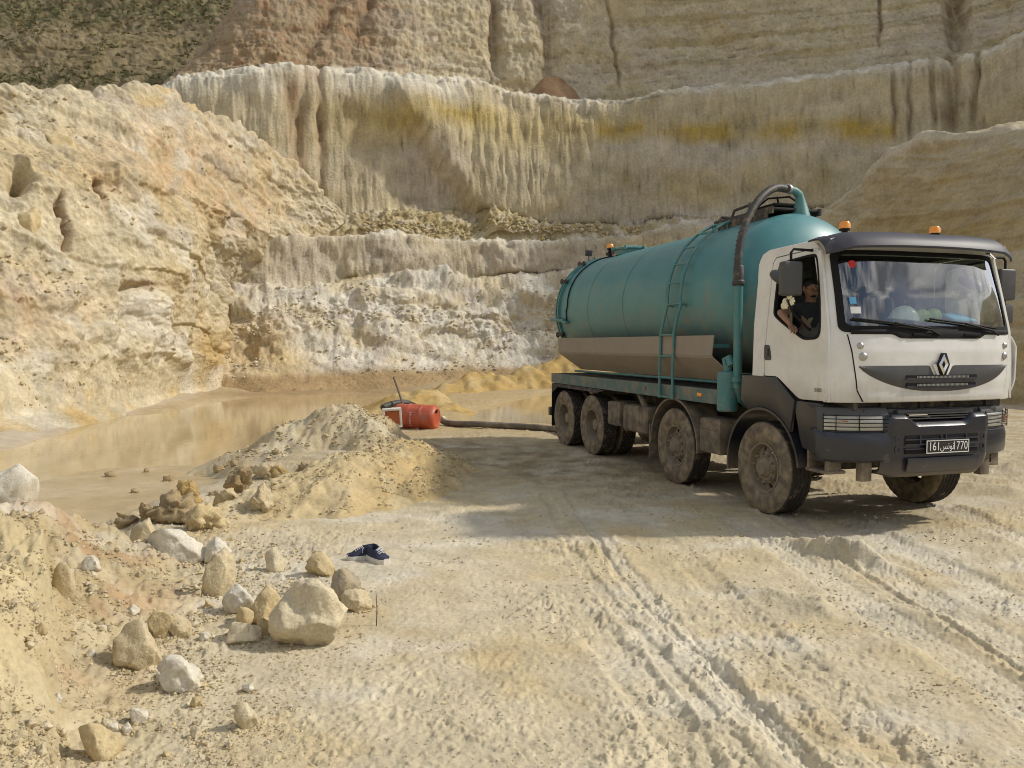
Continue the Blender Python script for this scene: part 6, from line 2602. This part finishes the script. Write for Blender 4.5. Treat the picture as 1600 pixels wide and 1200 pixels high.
def rock(px, pyb, wpx, hpx, tone, seed, label=None, group=None, sub=3, depth=.8, name="rock", sink=.3, pos=None, cuts=15, rough=.13, ang=.71, tilt=0, lobes=(), angular=None):
    q = seat(px, pyb - hpx * .12) if pos is None else np.array(pos)
    dist = math.hypot(q[0], q[1])
    k = dist / FPX
    sx, sz = wpx * k / 2, hpx * k / 2
    P, F = rock_shape(sub, seed, cuts, rough, ang, lobes)
    lo, hi = P.min(0), P.max(0)
    P = (P - (lo + hi) / 2) / ((hi - lo) / 2)
    ca, sa = math.cos(tilt), math.sin(tilt)
    P = P * np.array([sx, sx * depth, sz * (1 + sink)])
    P = np.c_[P[:, 0] * ca + P[:, 2] * sa, P[:, 1], -P[:, 0] * sa + P[:, 2] * ca]
    hi_ = (P[:, 2] - P[:, 2].min()) / (np.ptp(P[:, 2]) + 1e-9)
    rg = np.random.RandomState(seed + 5)
    nz_ = np.array([mnoise.fractal(Vector(p / max(sx, sz) * 1.6 + Vector((seed, 0, 0)).to_3d()) if False else Vector(p / max(sx, sz) * 1.6 + np.array([seed, 0, 0])), 1, 2, 3) for p in P])
    c_ = mixc(np.broadcast_to(TONES[tone], P.shape), PALE if tone in ('pale', 'white', 'yellow') else SAND * .95, np.clip(.15 + .5 * nz_, 0, .7))
    c_ = mixc(c_, SAND * 1.0, (1 - ss(.05, .3, hi_)) * .4)
    o = np_mesh(name, P, F, M_ROCK, np.asarray(c_))
    o.location = (q[0], q[1] + sx * depth * .35, q[2] + sz * (1 - sink))
    ROCKS.append((q[0], q[1] + sx * depth * .35, sx, sx * depth))
    if label:
        prop(o, label, "clod" if name == "clod" else "rock", group)
    return o


RK = "loose rocks on the foreground bank"
rock(480, 1020, 122, 100, 'pale', 3, "biggest pale boulder in the foreground with two humps", RK, sub=5, depth=.7, cuts=9, rough=.11, ang=.84, sink=.1,
     lobes=(((-.7, -.3, .0), .5, .3), ((.25, 0, .8), .45, .5), ((-.3, -.45, .45), .33, -.42)))
rock(212, 1048, 64, 64, 'yellow', 8, "round tan rock alone on the rubble slope casting a dark shadow", RK, sub=4, cuts=10, rough=.14)
rock(428, 896, 32, 32, 'pale', 21, "small wedge shaped pale stone on the flat white sand", RK, sub=3, ang=.7)
rock(500, 903, 46, 36, 'tan', 24, "squat tan stone with a hollow top nearest the navy shoes", RK, sub=4)
rock(538, 940, 46, 46, 'grey', 29, "round grey brown stone behind the biggest boulder", RK, sub=4, cuts=8, rough=.13, ang=.88)
rock(556, 958, 48, 32, 'yellow', 33, "flat tan stone leaning under the round grey brown stone", RK, sub=4, cuts=10)
rock(340, 938, 50, 68, 'yellow', 37, "tall yellowish block at the end of the bank crest", RK, sub=4, cuts=11, rough=.16)
rock(372, 962, 48, 42, 'white', 41, "pale white rounded stone between the tall yellowish block and the brown stone", RK, sub=4)
rock(408, 980, 62, 56, 'tan', 45, "brown rounded stone touching the biggest boulder", RK, sub=4, cuts=10, rough=.14)
rock(378, 1006, 56, 28, 'pale', 49, "flat pale slab stone lying below the brown rounded stone", RK, sub=4)
rock(382, 984, 28, 34, 'tan', 52, "small pointed tan stone standing behind the flat pale slab", RK)
rock(252, 1000, 40, 40, 'tan', 55, "tan wedge of a split rock, the half with the sharp edge", RK, sub=4, ang=.68)
rock(280, 1001, 36, 36, 'yellow', 59, "rounder half of the split rock above the white lump", RK, sub=4)
rock(280, 1084, 66, 50, 'white', 63, "knobbly white lump half buried in brown rubble", RK, sub=4, rough=.22)
rock(383, 1144, 36, 42, 'pale', 67, "upright pale stone alone near the bottom of the slope", RK, sub=4)
rock(152, 1192, 60, 52, 'tan', 71, "dull round stone at the bottom edge of the rubble slope", RK, sub=4, cuts=9)
rock(18, 808, 60, 68, 'white', 76, "large whitish boulder on the bank crest beside the muddy pond", RK, sub=4, cuts=9, rough=.14)
rock(335, 886, 46, 40, 'white', 79, "pale block at the crest of the bank below the clodded berm", RK, sub=4)
rock(275, 876, 92, 44, 'white', 83, "long grey white block lying along the bank crest", RK, sub=4, depth=.6)
rock(222, 868, 40, 44, 'yellow', 87, "yellowish squared block left of the long grey white block", RK, sub=4)
rock(100, 938, 36, 46, 'yellow', 91, "ochre stone stuck in the face of the bank", RK, sub=3)
rock(140, 894, 30, 20, 'white', 95, "small white stone in the shade high on the bank face", RK)
rock(216, 1133, 26, 24, 'white', 99, "small whitish stone between the white lump and the bottom stone", RK)
rock(412, 998, 26, 30, 'tan', 103, "little brown stone squeezed against the biggest boulder", RK)
rock(108, 846, 50, 26, 'white', 107, "white crumbling lump on the rim of the bank", RK, sub=4, rough=.2)
rock(62, 872, 56, 30, 'tan', 111, "tan knobbly block set in the bank below the whitish boulder", RK, sub=4, rough=.18)
rng_ = np.random.RandomState(5)
for k in range(46):
    px_r = rng_.uniform(10, 400)
    py_r = rng_.uniform(900, 1190)
    if px_r > 420 - (py_r - 900) * .15: continue
    w_ = rng_.uniform(10, 21)
    tn_ = rng_.choice(['pale', 'tan', 'yellow', 'white'])
    o_ = rock(px_r, py_r, w_, w_ * rng_.uniform(.6, .95), tn_, 200 + k, None, None, sub=3, rough=.2, name="stone")
    prop(o_, {'pale': "small pale beige stone half sunk in the crumbly soil of the foreground bank", 'tan': "small tan brown stone half sunk in the crumbly foreground slope", 'yellow': "small yellowish stone lying in the crumbs of the foreground slope", 'white': "small whitish stone lying on the crumbly foreground slope"}[tn_], "stone", "small stones on the foreground bank")
CL = "wet clods along the berm crest"
clods = [(268, 822, 68, 44, "largest wet brown clod, next to the pond, with a ridged top"), (318, 834, 60, 42, "rounded ochre clod below the largest wet clod"), (404, 786, 42, 40, "upright golden block of earth set in the berm"),
         (372, 775, 44, 38, "dark wet clod just behind the upright golden block"), (440, 768, 48, 34, "crumbled brown clod on the berm crest above the pale sand face"), (232, 818, 36, 28, "greyish clod at the pond end of the berm"),
         (350, 800, 40, 32, "brown clod between the upright block and the largest clod"), (415, 752, 46, 26, "dark crusted clod topping the row near the mud flat"), (478, 748, 40, 24, "low clod at the inner end of the clod row"),
         (292, 790, 44, 34, "squat wet clod leaning on the back of the largest clod"), (196, 826, 34, 20, "small flat clod sunk in the mud at the pond edge"), (530, 735, 34, 22, "single tan lump high on the berm crest")]
for k, (a, b, w_, h_, lab) in enumerate(clods):
    rock(a, b, w_, h_, ['wet', 'tan', 'yellow', 'wet', 'ochre'][k % 5] if k != 2 else 'yellow', 400 + k, lab, CL, sub=4, rough=.42, name="clod", cuts=12)
MUDL = [(262, 752, 14, 9), (340, 738, 14, 12), (172, 745, 18, 8), (228, 738, 9, 6), (300, 760, 10, 7), (365, 728, 12, 9), (430, 712, 12, 8), (395, 735, 10, 6), (210, 770, 12, 7), (330, 775, 9, 6)]
for k, (a, b, w_, h_) in enumerate(MUDL):
    o_ = rock(a, b, w_, h_, 'wet', 450 + k, None, None, sub=2, rough=.18, name="mud_lump")
    prop(o_, "small lump of mud lying on the smooth wet flat by the pond", "mud lump", "mud lumps on the wet flat")
rock(88, 232, 50, 24, 'tan', 500, "tan boulder resting on the ledge high on the left earth slope", None, sub=4, pos=on_mesh('earth_slope', 88, 226))
rock(36, 362, 40, 34, 'tan', 504, "tan block jutting from the earth slope near the left edge", None, sub=4, pos=on_mesh('earth_slope', 36, 354))
rock(112, 790 - 150, 26, 22, 'pale', 508, "pale boulder at the foot of the left earth slope", None, sub=3, pos=on_mesh('earth_slope', 100, 600))
rock(690, 660, 12, 9, 'pale', 512, "small pale stone beside the hose near the orange drum", None, sub=2)

# brown soil cone on the upper ledge

cp = at_y(862, 152, 61.6)
nr_, na_ = 26, 60
rr_, aa_ = np.meshgrid(np.linspace(0, 1, nr_), np.linspace(0, 2 * np.pi, na_, endpoint=False))
Xc, Yc = rr_ * np.cos(aa_) * 3.6, rr_ * np.sin(aa_) * 2.6
Zc = (np.cos(rr_ * np.pi) * .5 + .5) * 2.6 + fbm(Xc / .7, Yc / .7, 4, 701) * .22
fc_ = grid_faces(na_, nr_)
fw_ = np.array([[(na_ - 1) * nr_ + i, i, i + 1, (na_ - 1) * nr_ + i + 1] for i in range(nr_ - 1)])
co_ = np.stack([Xc + cp[0], Yc + cp[1], Zc + cp[2] - 1.0], -1).reshape(-1, 3)
cc_ = mixc(np.broadcast_to(BROWN * 1.5, co_.shape), RUST * .8, np.clip(fbm(co_[:, 0] / .8, co_[:, 2] / .4, 3, 702), 0, 1))
prop(np_mesh("soil_cone", co_, np.concatenate([fc_, fw_])[:, ::-1], M_CLIFF, cc_), "brown slumped cone of soil on the high ledge of the quarry wall", "heap")

# ------------------------------------------------------------ gravel: crumbs too small and many to count
def crumbs(name, X, Y, S, zf, tones, seed):
    rg = np.random.RandomState(seed)
    n = len(X)
    Z = zf(X, Y) if callable(zf) else zf
    base = np.array([[1, 0, 0], [-1, 0, 0], [0, 1, 0], [0, -1, 0], [0, 0, 1], [0, 0, -1], ], float)
    P0, F0 = base, np.array([[0, 2, 4], [2, 1, 4], [1, 3, 4], [3, 0, 4], [2, 0, 5], [1, 2, 5], [3, 1, 5], [0, 3, 5]])
    if n < 4000:
        P0, F0 = ico(1)
    k = len(P0)
    j = 1 + rg.uniform(-.35, .35, (n, k, 1)) * (1 if k < 10 else .55)
    q = P0[None] * j
    a = rg.rand(n) * 6.28
    ca, sa = np.cos(a)[:, None], np.sin(a)[:, None]
    b = rg.uniform(-.9, .9, n)
    cb, sb = np.cos(b)[:, None], np.sin(b)[:, None]
    x, y, z = q[..., 0], q[..., 1], q[..., 2]
    y, z = y * cb - z * sb, y * sb + z * cb
    x, y = x * ca - y * sa, x * sa + y * ca
    s = S[:, None]
    V = np.stack([x * s * rg.uniform(.8, 1.3, (n, 1)) + X[:, None], y * s + Y[:, None], z * s * .8 + Z[:, None] + s * .25], -1)
    t = np.array(tones)[rg.randint(0, len(tones), n)] * rg.uniform(.85, 1.15, (n, 1))
    C = np.repeat(t[:, None], k, 1)
    F = (F0[None] + (np.arange(n) * k)[:, None, None]).reshape(-1, 3)
    o = np_mesh(name, V.reshape(-1, 3), F, M_ROCK, C.reshape(-1, 3), smooth=False)
    return prop(o, kind='stuff')


rg = np.random.RandomState(77)
# bank and the crumbly ground beside it: sampled evenly over the ground as seen from the path
pxs, pys = rg.uniform(-120, 620, 52000), rg.uniform(790, 1240, 52000)
w = at_z(pxs, pys, .1)
X, Y = w[:, 0], w[:, 1]
den = np.clip(bank_mask(X, Y) * .9 + .9 * ss(1.0, .1, poly_sdf(X, Y, BANK_POLY)), 0, 1) * ss(-.35, .35, fbm(X / .5, Y / .5, 4, 801)) * ss(-.25, .2, -poly_sdf(X, Y, BASIN) * -1)
k_ = rg.rand(len(X)) < den
X, Y = X[k_], Y[k_]
S = .003 + .010 * rg.rand(len(X)) ** 3 + .018 * (rg.rand(len(X)) < .03) * rg.rand(len(X))
crumbs("gravel", X, Y, S * np.clip(np.hypot(X, Y) / 5, .7, 1.6), ground_h, [PALE, SAND, PALE * 1.02, SAND * 1.1, np.array([.36, .28, .18])], 1)
pxs, pys = rg.uniform(420, 1640, 26000), rg.uniform(800, 1230, 26000)
w = at_z(pxs, pys, 0)
X, Y = w[:, 0], w[:, 1]
den = ss(.0, .45, fbm(X / .6, Y / .6, 4, 811)) * .55 + .05
k_ = rg.rand(len(X)) < den
X, Y = X[k_], Y[k_]
crumbs("grit", X, Y, (.0035 + .008 * rg.rand(len(X)) ** 3) * np.clip(np.hypot(X, Y) / 5, .7, 1.8), ground_h, [PALE * 1.02, SAND, PALE * .9, WHITE * .92], 2)


# fines that have crumbled off around each rock
X, Y, S = [], [], []
for rx0, ry0_, ra, rb in ROCKS:
    if ry0_ > 14: continue
    m = int(40 + 500 * ra)
    a = rg.rand(m) * 6.283
    k_ = 1.0 + .55 * rg.rand(m) ** 2
    X.append(rx0 + ra * k_ * np.cos(a)); Y.append(ry0_ + rb * k_ * np.sin(a)); S.append((.003 + .012 * rg.rand(m) ** 3))
X, Y, S = np.concatenate(X), np.concatenate(Y), np.concatenate(S)


def all_h(x, y):
    z = ground_h(x, y)
    for R, foot, rel in HEAPS[:2]:
        z = np.maximum(z, heap_z(x, y, R, foot, rel))
    return z


crumbs("rock_fines", X, Y, S, all_h, [PALE, SAND, SAND * 1.1, PALE * .9], 5)


def heaps_h(x, y):
    z = ground_base(x, y)[0]
    for R, foot, rel in HEAPS[:2]:
        z = np.maximum(z, heap_z(x, y, R, foot, rel))
    return z


X, Y = rg.uniform(-5.5, 0, 60000), rg.uniform(7.2, 17.5, 60000)
zz_ = heaps_h(X, Y) - ground_base(X, Y)[0]
den = ss(.02, .12, zz_) * ss(-.3, .3, fbm(X / .5, Y / .5, 4, 821))
k_ = rg.rand(len(X)) < den
X, Y = X[k_], Y[k_]
crumbs("heap_crumbs", X, Y, (.006 + .022 * rg.rand(len(X)) ** 4) * np.clip(np.hypot(X, Y) / 10, .8, 1.4), heaps_h, [PALE, SAND * 1.05, SAND * 1.1, np.array([.40, .31, .18])], 3)


# loose blocks on the quarry ledges and along the foot of the slopes
def loose(name, sheet_name, sel, n, smin, smax, tones, seed):
    U_, Y_, V_, P_ = SHEETS[sheet_name]
    rg = np.random.RandomState(seed)
    idx = np.flatnonzero(sel(U_, Y_, V_, P_).ravel())
    idx = rg.choice(idx, n)
    q = P_.reshape(-1, 3)[idx]
    S = smin + (smax - smin) * rg.rand(n) ** 4
    crumbs(name, q[:, 0], q[:, 1] - .05, S, q[:, 2], tones, seed)


loose("slope_rubble", "earth_slope", lambda U, Y, V, P: (V > 4.2) & (V < 5.95) & (U > -30) & (U < 420) & (fbm(P[..., 1] / 2, P[..., 2] / 1.5, 4, 901) > .02), 600, .02, .09, [PALE, SAND * 1.05, SAND * 1.15, PALE * 1.05], 31)
loose("slope_debris", "earth_slope", lambda U, Y, V, P: (V > 1.1) & (V < 4.2) & (U > -30) & (fbm(P[..., 1] / 2.5, P[..., 2] / 2.5, 4, 902) > .12), 700, .02, .10, [PALE, SAND, SAND * .9], 32)
loose("ledge_rubble", "quarry_cliff", lambda U, Y, V, P: (V > 5.5) & (V < 6.9) & (U > 520) & (U < 1000) & (fbm(P[..., 0] / 2.5, P[..., 2], 3, 903) > -.1), 1300, .04, .17, [OLIVE * 1.2, PALE, SAND], 33)
loose("talus_rubble", "quarry_cliff", lambda U, Y, V, P: (V > 10) & (V < 12.9) & (U > 300) & (U < 900) & (fbm(P[..., 0] / 2.5, P[..., 2] / 1.5, 4, 904) > .0), 1500, .02, .11, [WHITE, PALE, WHITE * .9, SAND], 34)

# low grass on the hillside
U_, Y_, V_, P_ = SHEETS["grass_hillside"]
rg = np.random.RandomState(41)
sel = (U_ > -40) & (U_ < 420) & (Y_ > -30) & (fbm(P_[..., 0] / 2.2, P_[..., 2] / .8, 4, 911) + .45 * np.exp(-((Y_ - 15) / 25.) ** 2) + .4 * np.exp(-((Y_ - 130) / 20.) ** 2) > .18)
q = P_.reshape(-1, 3)[rg.choice(np.flatnonzero(sel.ravel()), 2200)]
nb = 6
a = rg.rand(len(q), nb) * 6.283
h_ = rg.uniform(.05, .2, (len(q), nb))
w_ = rg.uniform(.03, .07, (len(q), nb))
dx, dy = np.cos(a) * .16, np.sin(a) * .16
b0 = np.stack([q[:, 0:1] + dx * .5 - np.sin(a) * w_, q[:, 1:2] + dy * .5 + np.cos(a) * w_, q[:, 2:3] + 0 * a], -1)
b1 = np.stack([q[:, 0:1] + dx * .5 + np.sin(a) * w_, q[:, 1:2] + dy * .5 - np.cos(a) * w_, q[:, 2:3] + 0 * a], -1)
tp_ = np.stack([q[:, 0:1] + dx * 1.6, q[:, 1:2] + dy * 1.6, q[:, 2:3] + h_], -1)
V = np.stack([b0, b1, tp_], 2).reshape(-1, 3)
C = np.repeat((np.array([.15, .15, .07]) * rg.uniform(.6, 1.5, (len(q), 1)) + np.array([.05, .03, .01]) * rg.rand(len(q), 1)), nb * 3, 0)
prop(np_mesh("grass", V, np.arange(len(V)).reshape(-1, 3), M_CLIFF, C, smooth=False), kind='stuff')
